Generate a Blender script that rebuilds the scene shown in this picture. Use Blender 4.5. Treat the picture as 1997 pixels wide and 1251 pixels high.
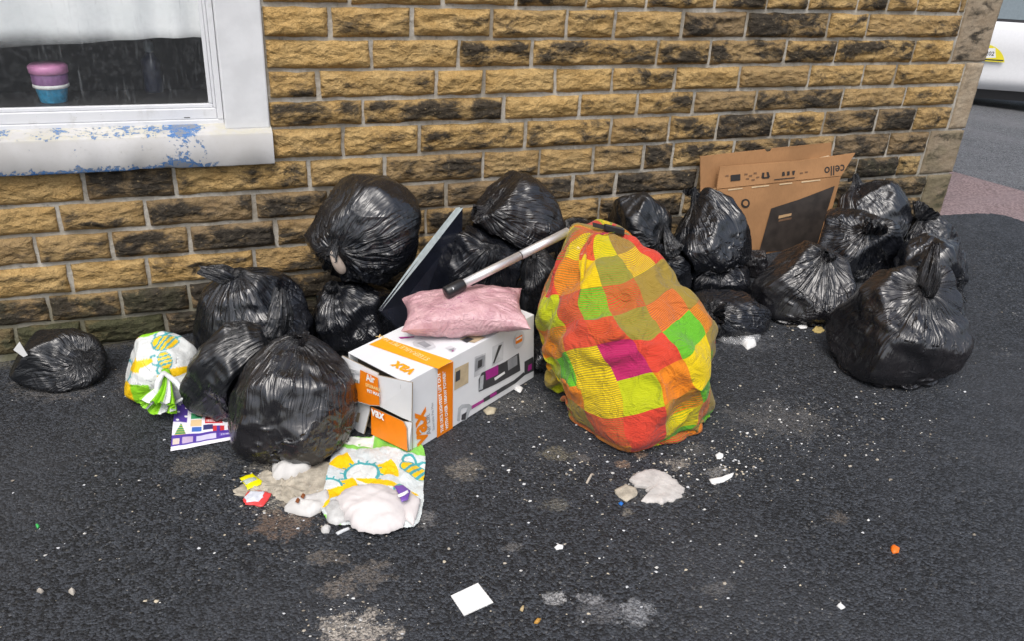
import bpy, bmesh, math, random
import numpy as np
from mathutils import Vector, Matrix
for o in list(bpy.data.objects): bpy.data.objects.remove(o)
SC = bpy.context.scene
COL = SC.collection
RNG = np.random.default_rng(7); random.seed(7)
# ------------------------------------------------------------------ camera
W0, H0, FPX, S, ZOFF = 1997.0, 1251.0, 1633.76, 1.05, 1.25
YAW, PITCH, ROLL = math.radians(21.475), math.radians(26.565), math.radians(3.2906)
CAM = np.array([0.0, -3.15, 0.3574 + ZOFF])
cy, sy, cp, sp = math.cos(YAW), math.sin(YAW), math.cos(PITCH), math.sin(PITCH)
FW = np.array([sy*cp, cy*cp, -sp]); r_ = np.array([cy, -sy, 0.0]); u_ = np.cross(r_, FW)
RT = math.cos(ROLL)*r_ + math.sin(ROLL)*u_; UP = -math.sin(ROLL)*r_ + math.cos(ROLL)*u_
cam = bpy.data.cameras.new('camera'); camo = bpy.data.objects.new('camera', cam); COL.objects.link(camo)
camo.matrix_world = Matrix(((RT[0], UP[0], -FW[0], CAM[0]), (RT[1], UP[1], -FW[1], CAM[1]), (RT[2], UP[2], -FW[2], CAM[2]), (0, 0, 0, 1)))
cam.sensor_width = 36; cam.lens = FPX/W0*36; cam.clip_start = .05; cam.clip_end = 500
SC.camera = camo
# ------------------------------------------------------------------ sky, sun, exposure
wd = bpy.data.worlds.new('World'); SC.world = wd; wd.use_nodes = True
nt = wd.node_tree; nt.nodes.clear()
SUN_EL, SUN_AZ = math.radians(58), math.radians(205)      # azimuth clockwise from +y
sky = nt.nodes.new('ShaderNodeTexSky'); sky.sky_type = 'NISHITA'; sky.sun_disc = False
sky.sun_elevation = SUN_EL; sky.sun_rotation = SUN_AZ; sky.air_density = 1.0; sky.dust_density = 4.0; sky.ozone_density = 1.0
hs = nt.nodes.new('ShaderNodeHueSaturation'); hs.inputs['Saturation'].default_value = .62
bg = nt.nodes.new('ShaderNodeBackground'); bg.inputs[1].default_value = .13
wo = nt.nodes.new('ShaderNodeOutputWorld')
nt.links.new(sky.outputs[0], hs.inputs['Color']); nt.links.new(hs.outputs[0], bg.inputs[0]); nt.links.new(bg.outputs[0], wo.inputs[0])
sl = bpy.data.lights.new('sun', 'SUN'); sl.energy = 1.1; sl.angle = math.radians(35); sl.color = (1, .975, .94)
so = bpy.data.objects.new('sun', sl); COL.objects.link(so)
sd = Vector((math.sin(SUN_AZ)*math.cos(SUN_EL), math.cos(SUN_AZ)*math.cos(SUN_EL), math.sin(SUN_EL)))
so.rotation_euler = (-sd).to_track_quat('-Z', 'Y').to_euler(); so.location = (0, -4, 6)
vs = SC.view_settings; vs.view_transform = 'Standard'; vs.look = 'None'; vs.gamma = 1; vs.use_curve_mapping = False
vs.exposure = 0.55
SC.render.engine = 'CYCLES'
SC.cycles.max_bounces = 4; SC.cycles.diffuse_bounces = 3; SC.cycles.glossy_bounces = 3; SC.cycles.transparent_max_bounces = 12

# ------------------------------------------------------------------ geometry helpers
def ray(u, v):
    d = FW + (u-W0/2)/FPX*RT - (v-H0/2)/FPX*UP
    return d/np.linalg.norm(d)
GA = .0634; GC = -1.2117 + ZOFF                             # ground: z = GC + GA*x
def gz(x): return GC + GA*x
def G(u, v, h=0.0):
    d = ray(u, v); n = np.array([-GA, 0, 1.0]); t = (GC + h - n@CAM)/(n@d)
    return CAM + t*d
def PY(u, v, y=0.0):
    d = ray(u, v); return CAM + (y-CAM[1])/d[1]*d
def PX(p):
    q = np.asarray(p)-CAM; return W0/2+FPX*(q@RT)/(q@FW), H0/2-FPX*(q@UP)/(q@FW)
def hitplane(u, v, p0, n):
    d = ray(u, v); t = ((np.asarray(p0)-CAM)@n)/(d@n); return CAM+t*d
def hsh(ix, iy, iz, seed):
    h = (ix.astype(np.int64)*374761393 + iy.astype(np.int64)*668265263 + iz.astype(np.int64)*1440662683 + seed*974634721) & 0xffffffff
    h = ((h ^ (h >> 13))*1274126177) & 0xffffffff
    h = ((h ^ (h >> 16))*2246822519) & 0xffffffff
    return ((h ^ (h >> 15)) & 0xffffff)/float(0xffffff)
def vnoise(x, y, z=0.0, seed=0):
    x, y, z = np.broadcast_arrays(np.asarray(x, float), np.asarray(y, float), np.asarray(z, float))
    xi, yi, zi = np.floor(x), np.floor(y), np.floor(z); fx, fy, fz = x-xi, y-yi, z-zi
    fx, fy, fz = [f*f*(3-2*f) for f in (fx, fy, fz)]
    o = 0
    for a in (0, 1):
        for b in (0, 1):
            for c in (0, 1):
                o = o + hsh(xi+a, yi+b, zi+c, seed)*(fx if a else 1-fx)*(fy if b else 1-fy)*(fz if c else 1-fz)
    return o*2-1
def fbm(x, y, z=0.0, seed=0, oc=4, g=.5):
    o, a, t = 0, 1.0, 0
    for k in range(oc):
        o = o + a*vnoise(np.asarray(x)*2**k, np.asarray(y)*2**k, np.asarray(z)*2**k, seed+k*17); t += a; a *= g
    return o/t
def tag(o, label=None, cat=None, group=None, kind=None):
    if label: o['label'] = label
    if cat: o['category'] = cat
    if group: o['group'] = group
    if kind: o['kind'] = kind
    return o
def empty(name, loc=(0, 0, 0)):
    o = bpy.data.objects.new(name, None); o.location = loc; COL.objects.link(o); o.empty_display_size = .05
    return o
def link(name, me, mat, parent=None):
    o = bpy.data.objects.new(name, me); COL.objects.link(o)
    for m in (mat if isinstance(mat, (list, tuple)) else [mat]):
        if m: me.materials.append(m)
    if parent is not None:
        o.parent = parent; o.matrix_parent_inverse = parent_inv(parent)
    return o
def parent_inv(p):
    M = Matrix.Translation(p.location) @ p.rotation_euler.to_matrix().to_4x4()
    return M.inverted()
def pymesh(name, V, F, smooth=False):
    me = bpy.data.meshes.new(name); me.from_pydata([tuple(map(float, v)) for v in V], [], F); me.update()
    if smooth: me.polygons.foreach_set('use_smooth', [True]*len(me.polygons))
    return me
def gridmesh(name, X, wrap=False, uv=None, col=None, smooth=True):
    """X: (rows, cols, 3) -> quad mesh"""
    nr, nc = X.shape[:2]; idx = np.arange(nr*nc).reshape(nr, nc)
    if wrap:
        nx = np.roll(idx, -1, axis=1); a, b, c, d = idx[:-1], nx[:-1], nx[1:], idx[1:]
    else:
        a, b, c, d = idx[:-1, :-1], idx[:-1, 1:], idx[1:, 1:], idx[1:, :-1]
    Q = np.stack([a, b, c, d], -1).reshape(-1, 4)
    me = bpy.data.meshes.new(name); me.vertices.add(nr*nc); me.vertices.foreach_set('co', X.reshape(-1).astype(np.float32))
    me.loops.add(Q.size); me.loops.foreach_set('vertex_index', Q.reshape(-1).astype(np.int32))
    me.polygons.add(len(Q)); me.polygons.foreach_set('loop_start', (np.arange(len(Q))*4).astype(np.int32))
    if uv is not None:
        U = uv[0].copy(); Vv = uv[1]
        l = me.uv_layers.new(name='UVMap')
        uu = U.reshape(-1)[Q]; vv = Vv.reshape(-1)[Q]
        if wrap:
            per = uv[2]; m = (uu.max(1)-uu.min(1)) > per*.5
            uu[m] = np.where(uu[m] < per*.5, uu[m]+per, uu[m])
        l.data.foreach_set('uv', np.stack([uu, vv], -1).reshape(-1).astype(np.float32))
    if col is not None:
        at = me.color_attributes.new('print', 'FLOAT_COLOR', 'POINT')
        c4 = np.ones((nr*nc, 4), np.float32); c4[:, :3] = col.reshape(-1, 3); at.data.foreach_set('color', c4.reshape(-1))
    me.update(calc_edges=True); me.validate()
    if smooth: me.polygons.foreach_set('use_smooth', [True]*len(me.polygons))
    return me
class MB:
    def __init__(s): s.V, s.F, s.M = [], [], []
    def add(s, V, F, m=0):
        n = len(s.V); s.V += [tuple(map(float, v)) for v in V]; s.F += [[i+n for i in f] for f in F]; s.M += [m]*len(F)
    def box(s, o, a, b, c, m=0):
        o, a, b, c = map(np.asarray, (o, a, b, c)); P = [o, o+a, o+a+b, o+b, o+c, o+a+c, o+a+b+c, o+b+c]
        F = [[0, 3, 2, 1], [4, 5, 6, 7], [0, 1, 5, 4], [1, 2, 6, 5], [2, 3, 7, 6], [3, 0, 4, 7]]
        if np.dot(np.cross(a, b), c) < 0: F = [f[::-1] for f in F]
        s.add(P, F, m)
    def aab(s, x0, x1, y0, y1, z0, z1, m=0): s.box((x0, y0, z0), (x1-x0, 0, 0), (0, y1-y0, 0), (0, 0, z1-z0), m)
    def tube(s, pts, rad, n=12, m=0, caps=True):
        pts = [np.asarray(p, float) for p in pts]; rad = rad if hasattr(rad, '__len__') else [rad]*len(pts)
        V, F = [], []; ref = None
        for i, p in enumerate(pts):
            t = pts[min(i+1, len(pts)-1)]-pts[max(i-1, 0)]; t = t/(np.linalg.norm(t)+1e-12)
            if ref is None: ref = np.cross(t, [0, 0, 1.0] if abs(t[2]) < .9 else [1.0, 0, 0])
            ref = ref-t*(ref@t); ref = ref/np.linalg.norm(ref); b = np.cross(t, ref)
            for k in range(n):
                a = 2*math.pi*k/n; V.append(p+rad[i]*(math.cos(a)*ref+math.sin(a)*b))
        for i in range(len(pts)-1):
            for k in range(n): F.append([i*n+k, i*n+(k+1) % n, (i+1)*n+(k+1) % n, (i+1)*n+k])
        if caps: F.append(list(range(n))[::-1]); F.append([(len(pts)-1)*n+k for k in range(n)])
        s.add(V, F, m)
    def build(s, name, mat, parent=None, smooth=False, bevel=0, seg=2):
        me = pymesh(name, s.V, s.F, smooth)
        for p, m in zip(me.polygons, s.M): p.material_index = m
        o = link(name, me, mat, parent)
        if bevel:
            b = o.modifiers.new('bevel', 'BEVEL'); b.width = bevel; b.segments = seg; b.limit_method = 'ANGLE'; b.angle_limit = math.radians(40)
        return o
# ------------------------------------------------------------------ materials
MATS = {}
class NT:
    def __init__(s, name):
        s.m = bpy.data.materials.new(name); s.m.use_nodes = True; s.t = s.m.node_tree; s.t.nodes.clear()
        s.out = s.n('ShaderNodeOutputMaterial'); s.p = s.n('ShaderNodeBsdfPrincipled'); s.l(s.p.outputs[0], s.out.inputs[0])
        MATS[name] = s.m
    def n(s, ty, **kw):
        x = s.t.nodes.new(ty)
        for k, v in kw.items(): setattr(x, k, v)
        return x
    def l(s, a, b): s.t.links.new(a, b)
    def set(s, **kw):
        for k, v in kw.items():
            i = s.p.inputs[k.replace('_', ' ')]
            if hasattr(v, 'is_linked') or isinstance(v, bpy.types.NodeSocket): s.l(v, i)
            else: i.default_value = (*v, 1) if isinstance(v, (tuple, list)) and len(v) == 3 and i.type == 'RGBA' else v
    def inp(s, node, i, v):
        if isinstance(v, bpy.types.NodeSocket): s.l(v, node.inputs[i])
        elif v is not None: node.inputs[i].default_value = (*v, 1) if isinstance(v, (tuple, list)) and len(v) == 3 and node.inputs[i].type == 'RGBA' else v
    def math(s, op, a, b=None, c=None, clamp=False):
        x = s.n('ShaderNodeMath', operation=op, use_clamp=clamp)
        for i, v in enumerate((a, b, c)): s.inp(x, i, v)
        return x.outputs[0]
    def vec(s, op, a, b=None):
        x = s.n('ShaderNodeVectorMath', operation=op); s.inp(x, 0, a); s.inp(x, 1, b)
        return x.outputs['Value'] if op in ('LENGTH', 'DISTANCE', 'DOT_PRODUCT') else x.outputs[0]
    def mix(s, f, a, b, bt='MIX'):
        x = s.n('ShaderNodeMix', data_type='RGBA', blend_type=bt)
        s.inp(x, 0, f); s.inp(x, 6, a); s.inp(x, 7, b); return x.outputs[2]
    def noise(s, scale, co=None, detail=4, rough=.55, dist=0, dim='3D'):
        x = s.n('ShaderNodeTexNoise', noise_dimensions=dim); x.inputs['Scale'].default_value = scale
        x.inputs['Detail'].default_value = detail; x.inputs['Roughness'].default_value = rough; x.inputs['Distortion'].default_value = dist
        if co is not None: s.l(co, x.inputs['Vector'])
        return x.outputs[0]
    def voro(s, scale, co=None, feat='F1', out='Distance', rnd=1):
        x = s.n('ShaderNodeTexVoronoi', feature=feat); x.inputs['Scale'].default_value = scale; x.inputs['Randomness'].default_value = rnd
        if co is not None: s.l(co, x.inputs['Vector'])
        return x.outputs[out]
    def ramp(s, f, stops, inter='LINEAR'):
        x = s.n('ShaderNodeValToRGB'); x.color_ramp.interpolation = inter; e = x.color_ramp.elements
        while len(e) < len(stops): e.new(.5)
        for k, (p, c) in enumerate(stops):
            e[k].position = p; e[k].color = (*c, 1) if hasattr(c, '__len__') else (c, c, c, 1)
        s.l(f, x.inputs[0]); return x.outputs[0]
    def sst(s, v, a, b):
        x = s.n('ShaderNodeMapRange', interpolation_type='SMOOTHSTEP'); s.inp(x, 0, v); x.inputs[1].default_value = a; x.inputs[2].default_value = b
        return x.outputs[0]
    def co(s, which='Object'):
        return s.n('ShaderNodeTexCoord').outputs[which]
    def pos(s): return s.n('ShaderNodeNewGeometry').outputs['Position']
    def mapv(s, co, scale=(1, 1, 1), rot=(0, 0, 0), loc=(0, 0, 0)):
        x = s.n('ShaderNodeMapping'); s.l(co, x.inputs[0]); x.inputs[1].default_value = loc; x.inputs[2].default_value = rot; x.inputs[3].default_value = scale
        return x.outputs[0]
    def bump(s, h, strength=.5, dist=.01, nrm=None):
        x = s.n('ShaderNodeBump'); x.inputs['Strength'].default_value = strength; x.inputs['Distance'].default_value = dist
        s.l(h, x.inputs['Height'])
        if nrm is not None: s.l(nrm, x.inputs['Normal'])
        s.l(x.outputs[0], s.p.inputs['Normal']); return x.outputs[0]
def simple(name, col, rough=.5, spec=.5, metal=0, var=.12, vs=40, bump=0, bs=200):
    if name in MATS: return MATS[name]
    m = NT(name); c = m.pos(); n = m.noise(vs, c, 4)
    m.set(Base_Color=m.mix(m.sst(n, .3, .7), tuple(x*(1-var) for x in col), tuple(min(1, x*(1+var)) for x in col)), Roughness=rough, Metallic=metal)
    m.p.inputs['Specular IOR Level'].default_value = spec
    if bump: m.bump(m.noise(bs, c, 3), bump, .002)
    return m.m
def plastic(name, c0, c1, rough=.33, spec=.9, bstr=.85, fs=1.0):
    m = NT(name); uv = m.co('UV'); o = m.co('Object')
    n1 = m.noise(1, m.mapv(uv, (38, 2.8, 1)), 3, .55, .8)          # folds that run towards the knot
    f1 = m.math('ABSOLUTE', m.math('SUBTRACT', n1, .5)); sv = m.n('ShaderNodeSeparateXYZ'); m.l(uv, sv.inputs[0])
    fw = m.math('MULTIPLY', f1, m.math('ADD', .35, m.math('MULTIPLY', m.sst(sv.outputs[1], .3, .8), 1.0)))
    w = m.noise(5.5*fs, o, 2, .4, 1.1); r1 = m.math('ABSOLUTE', m.math('SUBTRACT', w, .5))
    n2 = m.noise(17*fs, o, 1, .4, 1.4); r2 = m.math('MULTIPLY', m.math('POWER', m.math('ABSOLUTE', m.math('SUBTRACT', n2, .5)), .7), m.sst(m.noise(4, o, 1), .38, .60))
    h = m.math('ADD', m.math('MULTIPLY', fw, -.8), m.math('ADD', m.math('MULTIPLY', r1, -.8), m.math('MULTIPLY', r2, -.34)))
    m.bump(h, bstr, .03)
    sm = m.noise(5, o, 3); dust = m.noise(22, o, 5, .65)
    m.set(Base_Color=m.mix(m.sst(sm, .35, .7), c0, c1), Roughness=m.math('ADD', rough-.06, m.math('MULTIPLY', m.sst(dust, .35, .75), .16)))
    m.p.inputs['Specular IOR Level'].default_value = spec
    return m.m
def vcol(name, rough=.4, spec=.4, bstr=.3, dirt=.25, attr='print', bscale=45):
    m = NT(name); a = m.n('ShaderNodeVertexColor', layer_name=attr).outputs[0]; o = m.co('Object')
    d = m.noise(30, o, 5, .65); e = m.noise(9, o, 3)
    f = m.math('MULTIPLY', m.math('MULTIPLY', m.sst(d, .45, .75), m.sst(e, .4, .7)), dirt)
    m.set(Base_Color=m.mix(f, a, (.16, .13, .09)), Roughness=rough); m.p.inputs['Specular IOR Level'].default_value = spec
    w = m.noise(bscale, o, 3, .5, .8); m.bump(m.math('ABSOLUTE', m.math('SUBTRACT', w, .5)), bstr, .012)
    return m.m
# ------------------------------------------------------------------ star-shaped solids and a small cloth solver for the bags
NTH, NPH = 65, 128
TH = np.linspace(0, math.pi, NTH)[:, None]; PH = (np.arange(NPH)*2*math.pi/NPH)[None, :]
DIRS = np.stack([np.sin(TH)*np.cos(PH), np.sin(TH)*np.sin(PH), np.cos(TH)+0*PH], -1)
SOLIDS = []                                               # (centre, r-grid, rmax)
BOXES = []                                                # (origin, axes 3x3 rows unit, sizes)
def look(grid, d):
    t = np.arccos(np.clip(d[..., 2], -1, 1))/math.pi*(NTH-1); p = (np.arctan2(d[..., 1], d[..., 0]) % (2*math.pi))/(2*math.pi)*NPH
    i = np.minimum(t.astype(int), NTH-2); j = p.astype(int) % NPH; f, g = t-i, p-np.floor(p); j2 = (j+1) % NPH
    return (grid[i, j]*(1-g)+grid[i, j2]*g)*(1-f)+(grid[i+1, j]*(1-g)+grid[i+1, j2]*g)*f
def inside_any(P, pad=0.0):
    m = P[..., 2] < GC+GA*P[..., 0]+.004
    m |= P[..., 1] > -.022
    for c, g, rm in SOLIDS:
        d = P-c; R = np.linalg.norm(d, axis=-1); q = R < rm+pad
        if q.any():
            dd = d[q]/R[q][:, None].clip(1e-6); m[q] |= R[q] < look(g, dd)+pad
    for o, A, sz in BOXES:
        l = (P-o)@A.T; m |= ((l > -pad) & (l < sz+pad)).all(-1)
    return m
def solid(c, rad, up_exp=2.2, dn_exp=3.2, taper=.2, shear=(0, 0), lump=.08, lf=2.2, seed=0, axes=None, clip=True, facet=.36, nfac=13, ridge=0, rf=2.0):
    """radii: along view-right, view-depth, up"""
    R_, F_, U_ = axes if axes is not None else (np.array([cy, -sy, 0]), np.array([sy, cy, 0]), np.array([0, 0, 1.0]))
    lo, hi = np.full((NTH, NPH), .02), np.full((NTH, NPH), 3*max(rad))
    for k in range(22):                                    # bisect along each direction
        mid = (lo+hi)/2; P = DIRS*mid[..., None]
        z = (P@U_)/rad[2]; x = (P@R_-shear[0]*z*rad[2])/rad[0]; y = (P@F_-shear[1]*z*rad[2])/rad[1]
        s = 1-taper*np.clip(z, -.9, 1.2)
        ex = np.where(z > 0, up_exp, dn_exp)
        f = (np.abs(x/s)**ex+np.abs(y/s)**ex+np.abs(z)**ex) < 1
        lo = np.where(f, mid, lo); hi = np.where(f, hi, mid)
    r = lo
    if facet:                                              # boxes and packets inside: flat sides and blunt corners
        rr = np.random.default_rng(seed+100); N = rr.standard_normal((nfac, 3)); N /= np.linalg.norm(N, axis=1, keepdims=True)
        for nv in N:
            if nv[2] < -.25: continue
            dt = DIRS@nv; m = dt > .15
            sup = (r*dt).max(); off = sup*(1-facet*(.35+.65*rr.random()))
            r = np.where(m, np.minimum(r, off/np.maximum(dt, .15)), r)
    n = fbm(DIRS[..., 0]*lf, DIRS[..., 1]*lf, DIRS[..., 2]*lf, seed, 3)
    rd = 1-np.abs(fbm(DIRS[..., 0]*lf*1.3+9, DIRS[..., 1]*lf*1.3, DIRS[..., 2]*lf*1.3, seed+5, 2))*2
    r = r*(1+lump*n*1.6+lump*.6*rd)
    if ridge:
        wx, wy, wz = (DIRS@R_), (DIRS@F_), (DIRS@U_); wq = fbm(wx*2, wy*2, wz*2, seed+40, 2)
        r = r*(1+ridge*np.clip(1-np.abs(fbm((wx+.8*wz)*rf*1.7+wq, wy*rf, (wz-.5*wx)*rf*.8, seed+50, 2))*3.2, 0, 1))
    if clip:
        best = np.full(r.shape, .03); dead = np.zeros(r.shape, bool)
        for t in np.linspace(.05, 1, 40):
            P = c+DIRS*(r*t)[..., None]; ins = inside_any(P, .004); dead |= ins
            best = np.where(dead, best, r*t)
        r = best
        for _ in range(1):
            r = (r*2+np.roll(r, 1, 1)+np.roll(r, -1, 1))/4
            r[1:-1] = (r[1:-1]*2+r[:-2]+r[2:])/4
    return r
def proj(A, B, rest, k, wa, wb):
    d = B-A; L = np.sqrt((d*d).sum(-1, keepdims=True))+1e-9
    c = d*((L-rest)/L*k/(wa+wb+1e-9)); return wa*c, -wb*c
def relax(X, c, rg, rw, rl, w, nb, iters, vac, grav, lapw, lapl, kdiag, near, body, bil=0.0):
    for it in range(iters):
        X[:, :, 2] -= grav*w[:, :, 0]
        if vac:
            d = X-c; X -= d/(np.linalg.norm(d, axis=-1, keepdims=True)+1e-9)*vac*w*body
        if lapw: X += w*lapw*(.5*(np.roll(X, 1, 1)+np.roll(X, -1, 1))-X)
        if lapl: X[1:-1] += w[1:-1]*lapl*(.5*(X[:-2]+X[2:])-X[1:-1])
        if bil:
            Lw = .5*(np.roll(X, 1, 1)+np.roll(X, -1, 1))-X; X -= w*bil*(.5*(np.roll(Lw, 1, 1)+np.roll(Lw, -1, 1))-Lw)*-1*-1
            Ll = np.zeros_like(X); Ll[1:-1] = .5*(X[:-2]+X[2:])-X[1:-1]; X[1:-1] -= w[1:-1]*bil*(.5*(Ll[:-2]+Ll[2:])-Ll[1:-1])
        for rep in range(2):
            A, B = X[:, 0::2], X[:, 1::2]; a, b = proj(A, B, rw, 1, w, w); A += a; B += b
            A, B = X[:, 1::2], np.roll(X[:, 0::2], -1, 1); a, b = proj(A, B, rw, 1, w, w); A += a; X[:, 0::2] += np.roll(b, 1, 1)
            for s in (0, 1):
                n2 = (X.shape[0]-s)//2; A, B = X[s:s+2*n2:2], X[s+1:s+2*n2:2]
                a, b = proj(A, B, rl[s:s+2*n2:2][:len(A)], .9, w[s:s+2*n2:2], w[s+1:s+2*n2:2]); A += a; B += b
        if kdiag:
            for sh in (1, -1):
                for s in (0, 1):
                    n2 = (X.shape[0]-s)//2; A = X[s:s+2*n2:2]; B = np.roll(X[s+1:s+2*n2:2], -sh, 1)
                    rest = np.sqrt(rw[s:s+2*n2:2]**2+rl[s:s+2*n2:2][:len(A)]**2)
                    a, b = proj(A, B, rest, kdiag, w[s:s+2*n2:2], w[s+1:s+2*n2:2]); A += a; X[s+1:s+2*n2:2] += np.roll(b, sh, 1)
        d = X-c; R = np.linalg.norm(d, axis=-1)
        rr = look(rg, d/R[..., None]); m = (R < rr) & (w[:, :, 0] > 0)
        X[m] = c+d[m]*(rr[m]/R[m])[:, None]
        if it % 3 == 0 or it > iters-6:
            for cc, g, rm in near:
                d = X-cc; R = np.linalg.norm(d, axis=-1); q = R < rm
                if q.any():
                    dd = d[q]/R[q][:, None].clip(1e-6); rr = look(g, dd)+.006; mm = R[q] < rr
                    Y = X[q]; Y[mm] = cc+dd[mm]*rr[mm][:, None]; X[q] = Y
            for o, A, sz in BOXES:
                l = (X-o)@A.T; ins = ((l > -.004) & (l < sz+.004)).all(-1)
                if ins.any():
                    li = l[ins]; dist = np.concatenate([li+.004, sz+.004-li], 1); dist[:, 2] = 9; k = dist.argmin(1)
                    for q in range(len(li)):
                        ax = k[q] % 3; li[q, ax] = -.004 if k[q] < 3 else sz[ax]+.004
                    X[ins] = o+li@A
        g = GC+GA*X[..., 0]+.005
        X[..., 2] = np.maximum(X[..., 2], g); X[..., 1] = np.minimum(X[..., 1], -.022)
    return X
def upsample(X):
    n, m = X.shape[:2]; Y = np.empty((n, 2*m)+X.shape[2:]); Y[:, 0::2] = X; Y[:, 1::2] = (X+np.roll(X, -1, 1))/2
    Z = np.empty((2*n-1, 2*m)+X.shape[2:]); Z[0::2] = Y; Z[1::2] = (Y[:-1]+Y[1:])/2
    return Z
def bagsim(c, rg, knot, tl=.08, tdir=None, nc=80, nr=46, ntl=8, rmax=1.7, slack=1.035, wexc=1.03, seed=0, it=(60, 36), vac=.0007, grav=.0008, neck=.6, flare=.55, ring=.013, lap=(.02, .12), pleats=13, pamp=1.9, fin=2, sn=(.0, 8), point=False, fin2=0, bil=0.0):
    near = [s for s in SOLIDS if np.linalg.norm(s[0]-c) < s[2]+rg.max()+.25]
    a = knot-c; kd = np.linalg.norm(a); a = a/kd
    e1 = np.cross(a, [0, 0, 1.0] if abs(a[2]) < .9 else [1.0, 0, 0]); e1 /= np.linalg.norm(e1); e2 = np.cross(a, e1)
    th = np.linspace(math.pi-.06, 0, nr)[:, None]; ph = (np.arange(nc)*2*math.pi/nc)[None, :]
    D = np.cos(th)[..., None]*a+np.sin(th)[..., None]*(np.cos(ph)[..., None]*e1+np.sin(ph)[..., None]*e2)
    R = look(rg, D); R = R*(1+.012*vnoise(ph*3.5+0*th, th*1.3, 0, seed)+.01*RNG.standard_normal((nr, nc))+sn[0]*fbm(D[..., 0]*sn[1], D[..., 1]*sn[1], D[..., 2]*sn[1], seed+61, 3))
    X = c+D*R[..., None]
    wv = np.clip((neck-th)/neck, 0, 1); wv = wv*wv*(3-2*wv)
    rq = ring+.25*np.sin(th)*kd*0
    Kp = knot+rq[..., None]*(np.cos(ph)[..., None]*e1+np.sin(ph)[..., None]*e2)
    X = X*(1-wv[..., None])+Kp*wv[..., None]
    def circ(Y): return np.linalg.norm(np.roll(Y, -1, 1)-Y, axis=-1).sum(1)
    ci = circ(X); cm = ci.max(); up = (th[:, 0] < math.pi*.55)
    rat = np.where(up, np.clip(cm*.97/ci, wexc, rmax), wexc)
    npl = pleats; rid = 0; am = 1.0
    for q, f in enumerate((npl/6.28, npl/2.9)):
        nz = vnoise(np.cos(ph)*f+seed*1.7, np.sin(ph)*f, th*(.9+.5*q), seed+31+q); rid = rid+am*np.clip(1-np.abs(nz)*2.2, 0, 1)**1.3; am *= .45
    amp = ci/npl*np.sqrt(np.maximum(rat**2-1, 0))*.34*pamp
    rad = np.cos(ph)[..., None]*e1+np.sin(ph)[..., None]*e2
    nd = D*(1-wv[..., None])+rad*wv[..., None]; lim = np.clip(th/.12, 0, 1)
    X = X+nd*(np.minimum(amp, .05)[:, None]*rid*lim)[..., None]
    k = np.ones(7)/7; rat = np.convolve(np.pad(rat, 3, 'edge'), k, 'valid')
    rw = np.maximum(ci*rat, circ(X)*.98)/nc; rl = np.median(np.linalg.norm(np.diff(X, axis=0), axis=-1), 1)*slack
    w = np.ones((nr, 1, 1)); w[0] = 0; w[-1] = 0
    if tdir is None: tdir = a
    tdir = tdir/np.linalg.norm(tdir)
    f1 = np.cross(tdir, [0, 0, 1.0] if abs(tdir[2]) < .9 else [1.0, 0, 0]); f1 /= np.linalg.norm(f1); f2 = np.cross(tdir, f1)
    if f1@e1 < 0: f1, f2 = -f1, -f2
    s = (np.arange(1, ntl+1)/ntl)[:, None]
    fr = ring+flare*tl*(s**.8 if not point else np.sin(np.clip(s*1.08, 0, 1)*math.pi)**.7*.9+.12*s)*(1+.45*vnoise(np.cos(ph)*2+seed, np.sin(ph)*2, s*1.5, seed+3)+.38*vnoise(np.cos(ph)*4.5, np.sin(ph)*4.5+seed, s*1.2, seed+13)+.05*RNG.standard_normal((ntl, nc)))
    dirm = a[None, :]*(1-s)+tdir[None, :]*s; dirm /= np.linalg.norm(dirm, axis=1, keepdims=True)
    cen = knot+np.cumsum(dirm, 0)*tl/ntl
    if tl < .05: fr = fr*np.where(s > .8, .25, 1.0)
    T = cen[:, None]+fr[..., None]*(np.cos(ph)[..., None]*f1+.55*np.sin(ph)[..., None]*f2)+tdir*(.25*tl*s*vnoise(np.cos(ph)*2.3, np.sin(ph)*2.3+seed, 0, seed+8))[..., None]
    tc = circ(T); rw = np.concatenate([rw, tc*1.35/nc]); rl = np.concatenate([rl, np.full(ntl, tl/ntl*1.05)])
    w = np.concatenate([w, np.ones((ntl, 1, 1))]); X = np.concatenate([X, T])
    body = np.ones((nr+ntl, 1, 1)); body[nr:] = 0
    rwf, rlf = rw[:, None, None], rl[:, None, None]
    X = relax(X, c, rg, rwf, rlf, w, None, it[0], vac, grav, lap[0], lap[1], .12, near, body, bil)
    X = upsample(X); X += RNG.standard_normal(X.shape)*.0006
    up2 = lambda q: np.interp(np.arange(2*len(q)-1)/2, np.arange(len(q)), q)
    rw2, rl2 = up2(rw)/2, np.repeat(rl, 2)[:2*len(rw)-2]/2
    w2 = up2(w[:, 0, 0])[:, None, None]; w2 = (w2 >= .99)*1.0; b2 = np.round(up2(body[:, 0, 0]))[:, None, None]
    X = relax(X, c, rg, rw2[:, None, None], rl2[:, None, None], w2, None, it[1], vac*.5, grav*.5, lap[0]*.8, lap[1]*1.2, .1, near, b2, bil)
    for _ in range(fin): X += w2*.3*(.5*(np.roll(X, 1, 1)+np.roll(X, -1, 1))-X)
    for _ in range(fin2): X[1:-1] += w2[1:-1]*.3*(.5*(X[:-2]+X[2:])-X[1:-1])
    kr = 2*nr-2
    return X, kr, rl2
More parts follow.
